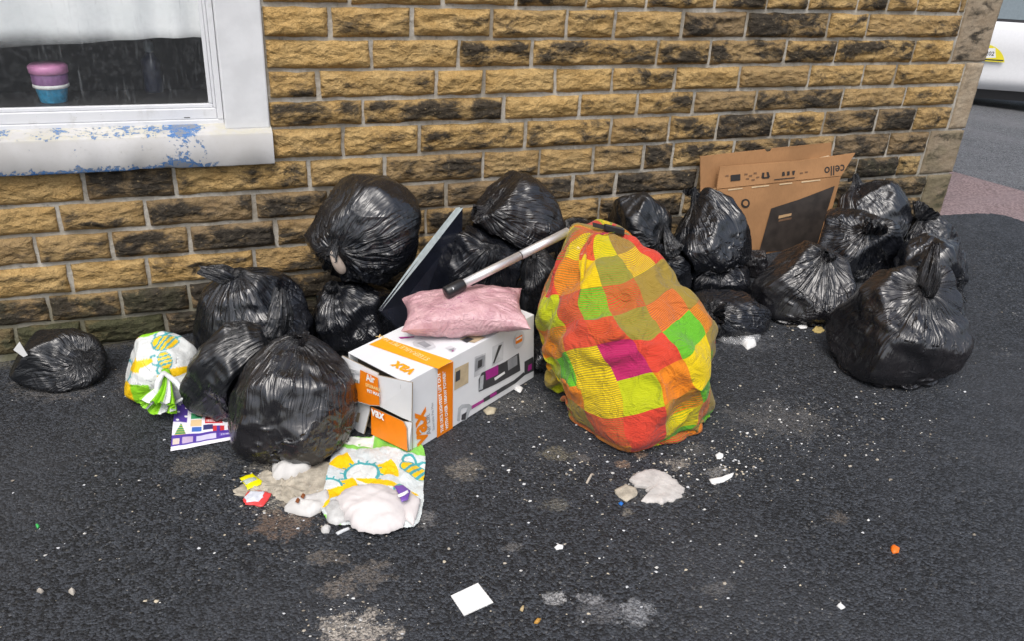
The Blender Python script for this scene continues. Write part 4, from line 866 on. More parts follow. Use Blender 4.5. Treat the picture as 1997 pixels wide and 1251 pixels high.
for _ in range(2): X = X+.35*(.5*(np.roll(X, 1, 1)+np.roll(X, -1, 1))-X); X[1:-1] += .35*(.5*(X[:-2]+X[2:])-X[1:-1])
X[..., 2] = np.maximum(X[..., 2], GC+GA*X[..., 0]+.004)
CLX = X.reshape(-1, 3).copy()
jb = int(((X-c)@FW).mean(0).argmax()); X = np.roll(X, -jb, 1)
nr_, nc_ = X.shape[:2]; ln = np.concatenate([[0], np.cumsum(np.concatenate([rl, [rl[-1]]]))])[:nr_]
U, V = np.meshgrid(np.arange(nc_)/nc_*17, ln/.092); U2, V2 = U+.2*V+.7*fbm(U*.28, V*.28, 0, 5, 2), V-.14*U+.8*fbm(U*.25, V*.25, 3, 6, 2)
loc = np.array([c[0], c[1], gz(c[0])]); me = gridmesh('cloth_bundle', X-loc, True, (U2, V2, 1e9)); o = link('cloth_bundle', me, madras()); o.location = loc
tag(o, 'bundle in multicoloured checked cloth of green yellow orange and magenta squares', 'cloth bundle')
# black buckle end and folded corner on the bundle
# ------------------------------------------------------------------ printed carrier bag, full
def sd_ell(x, y, cx, cyy, a, b, rot=0): 
    c_, s_ = math.cos(rot), math.sin(rot); X_, Y_ = x-cx, y-cyy; X_, Y_ = X_*c_+Y_*s_, -X_*s_+Y_*c_; return (np.sqrt((X_/a)**2+(Y_/b)**2)-1)*min(a, b)
TEAL, BYEL, LIME, BWH = L(70, 160, 165), L(240, 195, 20), L(140, 205, 40), L(216, 219, 217)
def paint(col, m, c): col[m] = c
def bee(col, x, y, cx, cyy, s, rot):
    for dx, dy, rr in ((.35, .95, .5), (-.75, .55, -.9)):
        q = sd_ell(x, y, cx+s*(dx*math.cos(rot)-dy*math.sin(rot)), cyy+s*(dx*math.sin(rot)+dy*math.cos(rot)), .62*s, .42*s, rot+rr); paint(col, q < 0, BWH); paint(col, np.abs(q) < .085*s, TEAL)
    q = sd_ell(x, y, cx, cyy, s, .68*s, rot); paint(col, q < 0, BYEL); u_x = (x-cx)*math.cos(rot)+(y-cyy)*math.sin(rot)
    for o_ in (-.4, .05, .5): paint(col, (q < 0) & (np.abs(u_x-o_*s) < .10*s), TEAL)
    paint(col, np.abs(q) < .04*s, TEAL)
def sunny(col, x, y, cx, cyy, s):
    q = np.hypot(x-cx, y-cyy); an = np.arctan2(y-cyy, x-cx)
    paint(col, (q > s*1.05) & (q < s*2.2) & ((an % 2.1) < .75), BYEL); paint(col, np.abs(q-s) < .09*s, TEAL); paint(col, (q > s) & (q < s*1.3) & ((an*7/math.pi % 1) < .22), TEAL); paint(col, q < s*.9, BWH)
VPR = vcol('printed_thin_plastic', .38, .4, .35, .15)
c, r = place((247, 645, 384, 782), None, .9); rg = solid(c, r, taper=.12, lump=.07, seed=81, facet=.15); k = knotpoint(c, rg, (322, 726), .01)
X, kr, rl = bagsim(c, rg, k, .11, RT*-.5-UP*.9+(-FW)*.5, nc=100, nr=60, ntl=12, rmax=1.6, seed=82, flare=.5, it=(60, 36)); addsolid(c, rg, X[:kr+1])
nr_, nc_ = X.shape[:2]; loc = np.array([c[0], c[1], gz(c[0])])
sx2 = (X-c)@RT; sy2 = (X-c)@UP                               # the print lies flat across the side that faces out
front = ((X-c)@(-FW)) > -.05
col = np.tile(np.array(BWH), (nr_, nc_, 1)); rowi = np.arange(nr_)[:, None]+0*np.arange(nc_)[None]
kq = r[0]
bee(col, sx2, sy2, .028, .078, .036, -.2); bee(col, sx2, sy2, .05, .02, .03, 1.9); sunny(col, sx2, sy2, -.11, -.02, .036); paint(col, np.hypot(sx2+.10, sy2+.10) < .05, BYEL)
for cx_, cy2, w_, h_ in ((-.04, .005, .055, .014), (.075, -.02, .05, .014), (-.09, .09, .03, .01)): paint(col, (sd_ell(sx2, sy2, cx_, cy2, w_, h_, .3) < 0), BYEL)
paint(col, (sy2 > .115+.02*np.sin(sx2*30)), LIME); paint(col, rowi > kr-8, LIME); paint(col, (rowi > kr+4) & (((np.arange(nc_)/nc_*5) % 1) < .35)[None], BWH)
paint(col, (np.abs(sx2+.02*1) < .05) & (sy2 < -.06) & (sx2 < .0), LIME)
o = link('printed_carrier_bag', gridmesh('printed_carrier_bag', X[:kr+1]-loc, True, (rowi[:kr+1]*1.0, rowi[:kr+1]*1.0, 1e9), col[:kr+1]), VPR); o.location = loc
tag(o, 'full white plastic bag with bee print and lime green tied top', 'carrier bag')
t = link('tied_handles', gridmesh('tied_handles', X[kr:]-loc, True, (rowi[kr:]*1.0, rowi[kr:]*1.0, 1e9), col[kr:]), VPR); t.parent = o
for du in (1, -1):
    a_ = k+(-FW)*.015; pts = [a_, a_+RT*(.03*du+.02)-UP*.03-FW*.02, a_+RT*(.05*du+.03)-UP*.075-FW*.012, a_+RT*(.02*du+.02)-UP*.10-FW*.004]
    mb = MB(); mb.tube([np.asarray(p) for p in pts], [.007, .010, .009, .004], 8); h_ = mb.build('handle_loop', simple('white_thin_plastic', (.72, .74, .74), .35), None, True); h_.parent = o; h_.location = -loc
# ------------------------------------------------------------------ black bags
BLK = plastic('black_polythene', (.006, .007, .010), (.010, .011, .015), .24, 1.0)
BLK2 = plastic('thin_black_polythene', (.008, .008, .010), (.017, .015, .017), .26, .9, .75, 1.0)
BLK3 = plastic('dull_black_polythene', (.006, .007, .009), (.010, .011, .014), .30, .9, .75, .9)
GRP = 'black rubbish bags dumped against the wall'
def bb_(bbx, knot, label, mat=None, **kw):
    return bag('rubbish_bag', 'tied_neck', bbx, knot, label, mat or BLK, 'rubbish bag', GRP, **kw)
t_front = dict(up_exp=2.1, dn_exp=3.0)
# left cluster
bb_((25, 636, 198, 760), (150, 690), 'small squat black bag lying alone at the wall foot with a white paper scrap', BLK3, seed=11, kout=-.02, tl=.03, solidkw=dict(taper=.05, lump=.06, dn_exp=3), rmax=1.4, hd=.8)
bb_((455, 655, 692, 878), (582, 660), 'plump brownish black bag standing against the open end of the vacuum box', BLK2, seed=12, kout=.0, tl=.06, tdir=(-.2, -1), solidkw=dict(taper=.22, lump=.07, shear=(.12, 0), facet=.2), rmax=2.0, hd=.9)
bb_((370, 620, 562, 806), (522, 655), 'black bag with upright floppy neck beside the bee print bag', BLK3, seed=13, kout=.02, tl=.19, tdir=(-.35, -1), tout=.1, flare=.20, point=True, solidkw=dict(taper=.25, lump=.09), rmax=2.0, hd=1.0)
bb_((385, 512, 608, 700), (466, 530), 'black bag with pointed corner ear and looped tie behind the floppy-necked bag', BLK, seed=14, Y=-.27, kout=.0, tl=.15, tdir=(-1, .12), tout=.15, flare=.30, point=True, solidkw=dict(taper=.15, lump=.06, shear=(.1, 0)), rmax=2.1, hd=.75)
bb_((592, 545, 772, 700), (655, 560), 'crumpled black bag squeezed under the big bag that leans on the wall', BLK, seed=15, Y=-.30, kout=.02, tl=.05, tdir=(0, -1), solidkw=dict(taper=.1, lump=.12), rmax=2.0, hd=.8)
bb_((597, 342, 824, 540), (655, 468), 'big round black bag perched on top of the pile below the window sill corner', BLK, seed=16, Y=-.24, bot='px', kout=.0, tl=.05, tdir=(-.6, .8), tout=.2, solidkw=dict(taper=-.02, lump=.05, dn_exp=2.3), rmax=1.9, hd=.8)
# middle cluster
bb_((862, 438, 1016, 620), (960, 480), 'black bag behind the pink cushion and under the metal tube', BLK, seed=17, Y=-.33, kout=-.02, tl=.03, solidkw=dict(taper=.05, lump=.09, up_exp=3), rmax=1.5, hd=.8)
bb_((906, 335, 1090, 488), (962, 395), 'black bag with twisted knot sitting highest beside the leaning dark panel', BLK2, seed=18, Y=-.2, bot='px', kout=.02, tl=.07, tdir=(-1, .1), tout=.3, solidkw=dict(taper=.1, lump=.08, shear=(-.1, 0)), rmax=2.2, hd=.85)
bb_((1000, 470, 1090, 660), (1040, 500), 'narrow black bag wedged between the vacuum box and the checked cloth', BLK3, seed=19, Y=-.5, kout=0, tl=.03, solidkw=dict(taper=.1, lump=.06), rmax=1.5)
bb_((1085, 408, 1190, 520), (1130, 425), 'small black bag peeping out above the checked cloth against the wall', BLK3, seed=20, Y=-.16, kout=.0, tl=.03, solidkw=dict(taper=.1, lump=.06), rmax=1.5)
bb_((1240, 470, 1342, 620), (1290, 500), 'black bag hidden low behind the edge of the checked cloth', BLK, seed=21, Y=-.34, kout=0, tl=.03, solidkw=dict(taper=.1, lump=.1), rmax=1.6)
bb_((1186, 376, 1312, 486), (1290, 438), 'black bag slumped beside the tall-necked bag with its knot turned aside', BLK3, seed=22, Y=-.24, bot='px', kout=.02, tl=.10, tdir=(.35, 1), tout=.2, flare=.4, solidkw=dict(taper=.15, lump=.08, shear=(-.2, 0)), rmax=2.1)
bb_((1328, 490, 1464, 600), (1400, 510), 'flattened black bag squashed under the tall-necked bag', BLK, seed=23, Y=-.36, kout=0, tl=.03, solidkw=dict(taper=.0, lump=.1), rmax=1.6)
bb_((1306, 362, 1472, 532), (1352, 366), 'big black bag with tall twisted neck in front of the cardboard sheet', BLK, seed=24, Y=-.32, bot='px', kout=.0, tl=.05, tdir=(.25, -1), tout=.4, flare=.5, solidkw=dict(taper=.12, lump=.05, up_exp=2.0, shear=(-.08, 0)), rmax=2.2, neck=.9)
bb_((1440, 485, 1500, 600), (1475, 492), 'small brownish see-through black bag tucked between two bigger bags', BLK2, seed=25, Y=-.33, kout=.0, tl=.04, solidkw=dict(taper=.15, lump=.08), rmax=1.8)
bb_((1332, 562, 1500, 648), (1395, 592), 'small low black bag lying on the tarmac beside the checked cloth', BLK, seed=26, kout=.01, tl=.09, tdir=(1, .1), tout=.2, solidkw=dict(taper=.1, lump=.10, facet=.2), rmax=2.2, hd=.7)
# right cluster
bb_((1487, 452, 1674, 620), (1608, 494), 'broad black bag with starburst pleats below the cardboard sheet', BLK2, seed=27, kout=.01, tl=.05, tdir=(.3, -1), solidkw=dict(taper=.3, lump=.06, shear=(.1, 0)), rmax=2.3, hd=.8, neck=.8)
bb_((1652, 498, 1876, 742), (1800, 563), 'large black bag with tall flame-like neck standing apart on the tarmac', BLK2, seed=28, kout=.0, tl=.20, tdir=(.08, -1), tout=.05, flare=.15, point=True, solidkw=dict(taper=.12, lump=.09, shear=(.22, 0)), rmax=2.3, hd=.85, neck=.7)
bb_((1580, 392, 1757, 600), (1692, 446), 'crumpled black bag with a bow-like knot behind the starburst bag', BLK, seed=29, Y=-.46, kout=.03, tl=.09, tdir=(.5, -1), tout=.3, solidkw=dict(taper=.05, lump=.10), rmax=2.2, hd=.8)
bb_((1742, 448, 1880, 660), (1864, 550), 'black bag mostly hidden behind the flame-necked bag', BLK, seed=30, Y=-.72, kout=.02, tl=.06, tdir=(1, .3), solidkw=dict(taper=.1, lump=.1), rmax=2.0)
bb_((1638, 338, 1772, 470), (1672, 346), 'black bag heaped highest at the end of the cardboard sheet', BLK, seed=31, Y=-.22, bot='px', kout=.02, tl=.04, tdir=(-.1, -1), solidkw=dict(taper=.25, lump=.08, shear=(-.1, 0)), rmax=2.2)
bb_((1752, 410, 1862, 560), (1800, 424), 'ruffled black bag at the foot of the mossy corner stone', BLK, seed=32, Y=-.42, kout=.02, tl=.10, tdir=(.8, -.3), tout=.2, flare=.7, solidkw=dict(taper=.15, lump=.1), rmax=2.2)
bb_((1030, 640, 1150, 772), (1080, 660), 'black bag showing beneath the hem of the checked cloth', BLK, seed=33, Y=-.74, kout=-.01, tl=.03, solidkw=dict(taper=.05, lump=.1), rmax=1.6)
# ------------------------------------------------------------------ pink cushion-like packet on the carton
PINK = None
def pinkmat():
    m = NT('pink_film'); P = m.pos(); a = m.noise(16, P, 4, .6, .8); b = m.noise(60, P, 4, .6); c = m.mix(m.sst(a, .35, .65), (.46, .25, .28), (.60, .37, .39)); pr = m.math('MULTIPLY', m.math('MULTIPLY', m.sst(m.noise(75, m.mapv(P, (1, 1, .6)), 3), .60, .66), m.sst(m.noise(9, P, 2), .55, .62)), .7)
    c = m.mix(pr, c, (.36, .10, .22)); m.set(Base_Color=c, Roughness=.34); w = m.noise(22, P, 3, .5, 1.3); w2 = m.noise(70, P, 2, .5, 1)
    m.bump(m.math('ADD', m.math('MULTIPLY', m.math('ABSOLUTE', m.math('SUBTRACT', w, .5)), -1.0), m.math('MULTIPLY', m.math('ABSOLUTE', m.math('SUBTRACT', w2, .5)), -.3)), .6, .02); return m.m
pc_ = hitplane(905, 607, C0+e3*(BH+.055), e3); ax = HR*.985+HF*.12; ax -= e3*(ax@e3); ax /= np.linalg.norm(ax); ay = np.cross(e3, ax)
n_ = 90; s_ = np.linspace(-1, 1, n_)[None, :]; t_ = np.linspace(-1, 1, 60)[:, None]; A_, B_, H_ = .205, .14, .066
def sheet_(sg):
    f = np.clip((1-s_**2)*(1-t_**2), 0, 1)**.42; pin = 1-.10*(1-np.abs(t_)**2)*(s_**8)
    x = A_*s_*(1-.10*(1-t_**2)*np.abs(s_)**3); y = B_*t_*(1-.16*(1-s_**2)*np.abs(t_)**3)*(1-.25*np.clip(-s_, 0, 1)**3)
    z = sg*H_*f*(1+.15*fbm(s_*2, t_*2, sg, 5, 2)); rad = np.hypot(s_, t_); wr = np.abs(fbm(np.arctan2(t_, s_+1e-6)*5+0*rad, rad*1.2, sg*3, 6, 3)); z = z-sg*.018*wr*f*np.clip(rad, 0, 1)
    z = z+.018*np.clip(-s_-.6, 0, 1)*t_+.012*fbm(s_*3, t_*3, 0, 11, 2)*np.clip(rad-.5, 0, 1); z = np.maximum(z, -.053)+.0*t_
    return pc_+x[..., None]*ax+y[..., None]*ay+z[..., None]*e3
XT, XB = sheet_(1), sheet_(-1); mt = pinkmat()
me = gridmesh('pink_packet', np.concatenate([XT, XB[::-1]], 0)-pc_); o = link('pink_packet', me, mt); o.location = pc_; tag(o, 'soft pink plastic wrapped packet lying on top of the vacuum carton', 'packet')
SOLIDS.append((pc_, np.full((NTH, NPH), .06), .06))
# ------------------------------------------------------------------ metal tube
q0, q1 = PY(884, 563, -.80), PY(1092, 459, -.70); dt = q1-q0; dt /= np.linalg.norm(dt); q2 = q1+dt*.035
tubeE = empty('vacuum_tube', q0); tag(tubeE, 'straight silver metal vacuum tube with black end resting on the pink packet', 'tube')
MET = NT('brushed_aluminium'); MET.set(Base_Color=(.80, .78, .77), Metallic=.75, Roughness=MET.math('ADD', .36, MET.math('MULTIPLY', MET.noise(30, MET.pos(), 3), .2))); RUB = simple('black_hard_plastic', (.018, .018, .02), .35)
TR = .0145; jn = q0+(q1-q0)*.61
mb = MB(); mb.tube([q0+dt*.03, jn], TR, 20); mb.build('pole', MET.m, tubeE, True)
mb = MB(); mb.tube([jn+dt*.001, jn+dt*.004], TR*.93, 20); mb.build('joint_ring', RUB, tubeE, True)
mb = MB(); mb.tube([jn+dt*.0045, q2], TR*1.04, 20); mb.build('pole', MET.m, tubeE, True)
mb = MB(); mb.tube([q0-dt*.030, q0-dt*.026, q0+dt*.036, q0+dt*.040], [TR*1.25, TR*1.42, TR*1.36, TR*1.2], 22); e_ = mb.build('end_cap', RUB, tubeE, True)
mb = MB(); qh = q0-FW*TR*1.3; mb.tube([qh-FW*.000, qh-FW*.003], .004, 10); mb.build('clip_hole', simple('metal_stud', (.5, .5, .5), .3, metal=1), e_)
# black strap buckle lying on the bundle's top
def onsolid(u, v, out=.006):
    q = CLX-CAM; dep = q@FW; uu, vv = W0/2+FPX*(q@RT)/dep, H0/2-FPX*(q@UP)/dep; return CLX[np.argmin((uu-u)**2+(vv-v)**2+400*(dep-dep.min()))]+(UP*.5-FW)*out
b0, b1 = onsolid(1176, 448, .012), onsolid(1216, 458, .012); bd = b1-b0
mb = MB(); mb.box(b0-UP*.010+FW*.012, bd, (-FW-UP*.1)*.024, UP*.026-FW*.01); o = mb.build('clip_body', RUB, None, bevel=.006); o.name = 'black_clip'; tag(o, 'black plastic clip on top of the checked cloth bundle', 'clip')
mb = MB(); mb.box(b0-RT*.035+UP*.006+FW*.012, bd*.6, (-FW)*.008, UP*.014); s2 = mb.build('strap', simple('black_webbing', (.015, .015, .015), .8), o); 
# ------------------------------------------------------------------ leaning dark panel
def prism(P, th, nrm_=None):
    P = [np.asarray(p, float) for p in P]; n = np.cross(P[1]-P[0], P[2]-P[0]); n /= np.linalg.norm(n); n = n if n@(CAM-P[0]) > 0 else -n
    m_ = MB(); k = len(P); Q = [p-n*th for p in P]; m_.add(P+Q, [list(range(k)), list(range(2*k-1, k-1, -1))]+[[i, k+i, k+(i+1) % k, (i+1) % k] for i in range(k)]); return m_, n
pa = [PY(742, 606, -.62), PY(903, 404, -.30), PY(900, 560, -.34), PY(800, 668, -.60)]
lp = empty('leaning_panel', (pa[0]+pa[3])/2); tag(lp, 'glossy dark flat panel with pale edge leaning between the bags', 'panel')
m_, pn = prism(pa, .012); m_.build('panel_face', simple('dark_glossy_panel', (.012, .014, .022), .16, .5, var=.3, vs=8), lp, bevel=.003)
ed_ = pa[1]-pa[0]; side_ = np.cross(ed_, pn); side_ /= np.linalg.norm(side_); side_ = side_ if side_@RT < 0 else -side_
m_ = MB(); m_.add([pa[0]+pn*.002, pa[0]+ed_*.5+side_*.012, pa[1]+side_*.013-ed_*.04, pa[1]+pn*.002, pa[0]+ed_*.5+pn*.002-side_*.004], [[0, 1, 4], [1, 2, 3, 4]]); m_.add([pa[0]-pn*.01, pa[0]+ed_*.5+side_*.012-pn*.014, pa[1]+side_*.013-ed_*.04-pn*.014, pa[1]-pn*.012], [[3, 2, 1, 0]]); m_.build('pale_edge', simple('pale_plastic_edge', (.55, .62, .62), .2, .5), lp)
# ------------------------------------------------------------------ flattened cardboard box
def cardmat(name, a):
    m = NT(name); P = m.pos(); n = m.noise(6, P, 4); f = m.noise(180, m.mapv(P, (1, 1, .3)), 3); c = m.mix(m.sst(n, .35, .65), tuple(x*.88 for x in a), tuple(x*1.08 for x in a)); c = m.mix(m.math('MULTIPLY', m.sst(f, .4, .7), .18), c, tuple(x*.6 for x in a)); m.set(Base_Color=c, Roughness=.75); m.p.inputs['Specular IOR Level'].default_value = .25; m.bump(f, .1, .003); return m.m
KR = cardmat('brown_cardboard', (.36, .19, .085)); KRE = cardmat('cardboard_edge', (.45, .29, .15))
cd_ = empty('cardboard_sheet', PY(1490, 480, -.1)); tag(cd_, 'flattened brown television carton leaning upright against the wall', 'cardboard box')
A = [PY(1366, 305, -.045), PY(1492, 291, -.045), PY(1496, 296, -.045), PY(1503, 295, -.045), PY(1507, 289, -.045), PY(1622, 278, -.045), PY(1606, 560, -.10), PY(1366, 560, -.10)]; m_, n_r = prism(A, .006); m_.build('back_panel', KR, cd_)
F1 = [PY(1404, 325, -.085), PY(1560, 313, -.085), PY(1668, 298, -.085), PY(1641, 342, -.105), PY(1398, 368, -.105)]; m_, nf = prism(F1, .006); fp = m_.build('front_flap', KR, cd_)
F2 = [PY(1398, 369.5, -.106), PY(1640, 343.5, -.106), PY(1592, 520, -.16), PY(1398, 540, -.16)]; m_, nl_ = prism(F2, .006); lw = m_.build('front_panel', KR, cd_)
F3 = [PY(1366, 372, -.07), PY(1400, 366, -.095), PY(1400, 378, -.095), PY(1366, 386, -.07)]; m_, _ = prism(F3, .004); m_.build('side_fold', KRE, cd_)
F4 = [PY(1578, 313, -.062), PY(1618, 304, -.062), PY(1620, 311, -.062), PY(1580, 322, -.062)]; m_, _ = prism(F4, .01); m_.build('foam_strip', simple('cream_foam', (.62, .52, .36), .7), cd_)
cn_ = np.cross(F1[1]-F1[0], F1[4]-F1[0]); cn_ /= np.linalg.norm(cn_); cn_ = cn_ if cn_@(CAM-F1[0]) > 0 else -cn_
cl_ = np.cross(F2[1]-F2[0], F2[3]-F2[0]); cl_ /= np.linalg.norm(cl_); cl_ = cl_ if cl_@(CAM-F2[0]) > 0 else -cl_
BLKI = simple('carton_black_ink', (.022, .018, .016), .6)
def onp(p0, n, pts, mat, par, off=.0035, name='printed_mark'):
    Q = [hitplane(u, v, p0+n*off, n) for u, v in pts]; m_ = MB(); m_.add(Q, [list(range(len(Q)))]); return m_.build(name, mat, par)
onp(F2[0], cl_, [(1504, 406), (1560, 388), (1628, 362), (1592, 482), (1480, 492)], simple('carton_print_black', (.035, .028, .024), .5, var=.3, vs=20), lw, .003, 'picture_print')
onp(F2[0], cl_, [(1519, 420), (1544, 415), (1543, 420), (1518, 426)], KRE, lw, .0045, 'caption_print'); onp(F2[0], cl_, [(1519, 428), (1544, 423), (1543, 427), (1518, 432)], simple('carton_caption_ink', (.16, .09, .05), .6), lw, .0045, 'caption_print')
for pts in ([(1425, 341), (1444, 339), (1444, 351), (1425, 353)], [(1510, 349), (1550, 345), (1550, 347), (1510, 351)], [(1487, 336), (1491, 336), (1490, 346), (1485, 346)], [(1495, 335), (1499, 335), (1502, 345), (1497, 345)], [(1487, 345), (1500, 344), (1500, 347), (1487, 348)], [(1526, 335), (1530, 334), (1531, 342), (1525, 343)], [(1535, 334), (1540, 333), (1540, 341), (1535, 342)], [(1545, 333), (1551, 332), (1549, 340), (1546, 341)]): onp(F1[0], cn_, pts, BLKI, fp)
INK2 = simple('carton_faint_ink', (.17, .09, .045), .7)
for u, v in ((1452, 338), (1461, 341), (1470, 336), (1455, 347), (1466, 349), (1475, 344), (1415, 341), (1560, 336), (1570, 334)): onp(F1[0], cn_, [(u, v), (u+6, v-.6), (u+6, v+2), (u, v+2.6)], INK2, fp)
xdc = -(F1[2]-F1[1]); text('cello', 'lettering', hitplane(1648, 320, F1[0]+cn_*.0035, cn_), xdc, np.cross(cn_, xdc), .062, BLKI, fp, 0, 'LEFT', .001)
for a_ in range(2):
    rr_ = 8.5-3.5*a_; ring_ = [(1454+rr_*math.cos(t), 396+rr_*1.05*math.sin(t)) for t in np.linspace(0, 2*math.pi, 17)[:-1]]; onp(F2[0], cl_, ring_, (BLKI, KR)[a_], lw, .003+.001*a_, 'recycling_mark')
for u0, u1 in ((1420, 1448), (1466, 1500), (1520, 1545), (1563, 1600)): onp(F2[0], cl_, [(u0, 371-(u0-1398)*.107), (u1, 371-(u1-1398)*.107), (u1, 373-(u1-1398)*.107), (u0, 373.5-(u0-1398)*.107)], simple('cut_slot_light', (.60, .46, .28), .7), lw, .003, 'cut_slot')
# ------------------------------------------------------------------ litter on the ground
def blob(name, px, h, mat, label=None, cat='litter', group=None, rings=7, seed=0, edge=.0025, lump=.5, base=.0, freq=30, fold=0.0, parent=None, sub=4, jag=.0035):
    O = [G(u, v)[:2] for u, v in px]; O = np.array([O[i]*(1-t)+O[(i+1) % len(O)]*t for i in range(len(O)) for t in np.arange(sub)/sub]); n = len(O); c = O.mean(0)
    O = O+(fbm(O[:, 0]*90, O[:, 1]*90, 0, seed, 2)*jag)[:, None]*(O-c)/(np.linalg.norm(O-c, axis=1)[:, None]+1e-6)
    V = []; F = []
    for k in range(rings+1):
        t = 1-k/rings
        for p in O:
            q = c+(p-c)*t; hh = edge+h*(1-t**2.2)**.6*(1+lump*fbm(q[0]*freq, q[1]*freq, 0, seed, 3))+fold*abs(fbm(q[0]*freq*.7, q[1]*freq*.7, 3, seed+4, 2)); V.append((q[0], q[1], gz(q[0])+base+max(hh, .0015)))
    for k in range(rings):
        for i in range(n): F.append([k*n+i, k*n+(i+1) % n, (k+1)*n+(i+1) % n, (k+1)*n+i])
    m0 = len(V)
    for p in O: V.append((p[0], p[1], gz(p[0])+base+.0006))
    for i in range(n): F.append([m0+i, m0+(i+1) % n, (i+1) % n, i])
    c3_ = np.array([c[0], c[1], gz(c[0])+base]); me = pymesh(name, np.array(V)-c3_, F, True); o = link(name, me, mat); o.location = c3_
    if label: tag(o, label, cat, group)
    if parent is not None: o.parent = parent; o.matrix_parent_inverse = parent_inv(parent)
    return o
WP = simple('white_paper', (.74, .74, .73), .8, .2, var=.04); PAD = simple('white_wadding', (.60, .59, .57), .9, .1, var=.10, vs=18, bump=.5, bs=60); GPAD = simple('grey_wadding', (.50, .475, .45), .95, .1, var=.15, vs=25, bump=.8, bs=120); BEI = simple('beige_mush', (.40, .36, .29), .9, .2, var=.25, vs=40, bump=1, bs=140)
PINKW = simple('pinkish_white_wadding', (.66, .62, .61), .9, .1, var=.07, vs=20, bump=.4, bs=60)
mb = MB(); cp4 = [G(u, v, .003) for u, v in ((879, 1163), (932, 1138), (962, 1176), (905, 1202))]; m_, _ = prism(cp4, .002); o = m_.build('paper_card', WP); tag(o, 'clean white square card lying flat on the tarmac', 'card')
blob('flat_pad', [(1229, 940), (1245, 925), (1272, 919), (1300, 925), (1318, 940), (1335, 955), (1331, 972), (1312, 981), (1288, 985), (1262, 983), (1252, 978), (1262, 968), (1255, 955), (1238, 952)], .010, GPAD, 'flattened greyish white pad lying alone on the tarmac', 'pad', seed=3, lump=.8, rings=12, sub=6, fold=.006, jag=.008, freq=22)
blob('pad_scrap', [(1198, 958), (1220, 946), (1240, 954), (1243, 968), (1222, 981), (1205, 972)], .004, BEI, 'brown crumpled scrap stuck beside the greyish flattened pad', 'scrap', seed=5)
# crumbled beige spill
blob('food_spill', [(455, 962), (480, 935), (520, 918), (545, 930), (575, 905), (610, 895), (648, 905), (645, 985), (610, 1005), (560, 985), (530, 968), (500, 975), (470, 972)], .006, BEI, 'crumbly beige spill between the white pads and bee print bag', 'spill', seed=7, lump=2.2, freq=75, edge=.0008, jag=.014, sub=10, rings=16)
blob('soiled_pad', [(531, 925), (532, 907), (560, 897), (600, 893), (610, 903), (606, 920), (575, 935), (545, 942), (532, 936)], .030, PAD, 'rolled white pad at the upper end of the beige spill', 'pad', seed=9, lump=.5, rings=10, sub=6, fold=.01)
blob('stained_pad', [(553, 993), (566, 982), (595, 972), (620, 965), (640, 960), (645, 985), (628, 1000), (605, 1011), (578, 1005), (556, 999)], .018, PAD, 'white pad with two brown specks beside the flattened bee bag', 'pad', seed=10, lump=.8, rings=10, sub=6, fold=.008)
for u, v in ((582, 994), (592, 985)): blob('brown_speck', [(u-5, v+2), (u, v-6), (u+5, v-2), (u+1, v+6)], .003, simple('brown_bit', (.20, .06, .015), .6), ('rounder' if u < 590 else 'smaller upper')+' brown crumb lying on the white stained pad', 'crumb', 'brown crumbs on the stained pad', base=.028, sub=2)
YW = simple('yellow_wrapper', (.78, .72, .0), .35, var=.05); 
o = blob('yellow_wrapper', [(467, 938), (493, 928), (500, 934), (513, 944), (508, 950), (484, 960), (478, 950)], .004, YW, 'small yellow and grey wrapper on the beige spill', 'wrapper', seed=13, base=.006)
blob('grey_stripe', [(474, 946), (498, 938), (503, 943), (480, 953)], .003, simple('wrapper_grey', (.42, .46, .40), .4), base=.0105, parent=o, sub=2)
o = blob('red_wrapper', [(474, 978), (486, 961), (510, 962), (530, 966), (525, 976), (513, 992), (492, 989), (478, 988)], .004, simple('wrapper_red', (.72, .06, .06), .3, var=.05), 'small red and silver wrapper at the edge of the beige spill', 'wrapper', seed=14, base=.003)
blob('silver_face', [(478, 976), (489, 964), (517, 964), (514, 977), (505, 985), (482, 985)], .003, simple('wrapper_silver', (.62, .64, .70), .3, var=.15, vs=60), base=.0068, parent=o, sub=3)
blob('orange_scrap', [(1735, 1068), (1742, 1064), (1755, 1072), (1753, 1081), (1741, 1082)], .006, simple('orange_peel', (.80, .17, .01), .5), 'bright orange scrap on bare tarmac', 'scrap', seed=15, sub=2)
blob('green_scrap', [(69, 1026), (74, 1024), (78, 1028), (73, 1032)], .004, simple('green_bit', (.05, .45, .1), .5), 'tiny bright green scrap on bare tarmac', 'scrap', sub=2)
blob('white_scrap', [(1632, 1184), (1636, 1178), (1639, 1175), (1641, 1182), (1648, 1187), (1640, 1190)], .003, WP, 'white T-shaped paper scrap on bare tarmac', 'scrap', sub=2)
blob('torn_paper', [(1382, 937), (1400, 935), (1418, 928), (1432, 924), (1428, 932), (1412, 942), (1390, 946)], .003, WP, 'ragged white paper shred near the greyish flattened pad', 'scrap', seed=16)
blob('torn_paper', [(1394, 890), (1402, 885), (1411, 888), (1408, 896), (1398, 897)], .004, WP, 'small round white paper shred in the crumbs', 'scrap', seed=17, sub=2)
blob('paper_scrap', [(1488, 617), (1497, 603), (1506, 606), (1518, 616), (1516, 624), (1497, 624)], .012, WP, 'crumpled white paper scrap at the foot of the starburst bag', 'scrap', seed=18)
blob('paper_scrap', [(1555, 639), (1564, 634), (1575, 635), (1573, 642), (1560, 643)], .004, WP, 'flat white paper scrap on the tarmac before the starburst bag', 'scrap', seed=19, sub=2)
blob('yellow_crumbs', [(1584, 646), (1590, 639), (1602, 640), (1608, 646), (1600, 652), (1589, 651)], .004, simple('yellow_crumb', (.50, .38, .14), .9), 'patch of yellowish crumbs on the tarmac near the flame-necked bag', 'crumbs', seed=20, lump=1.5, freq=120)
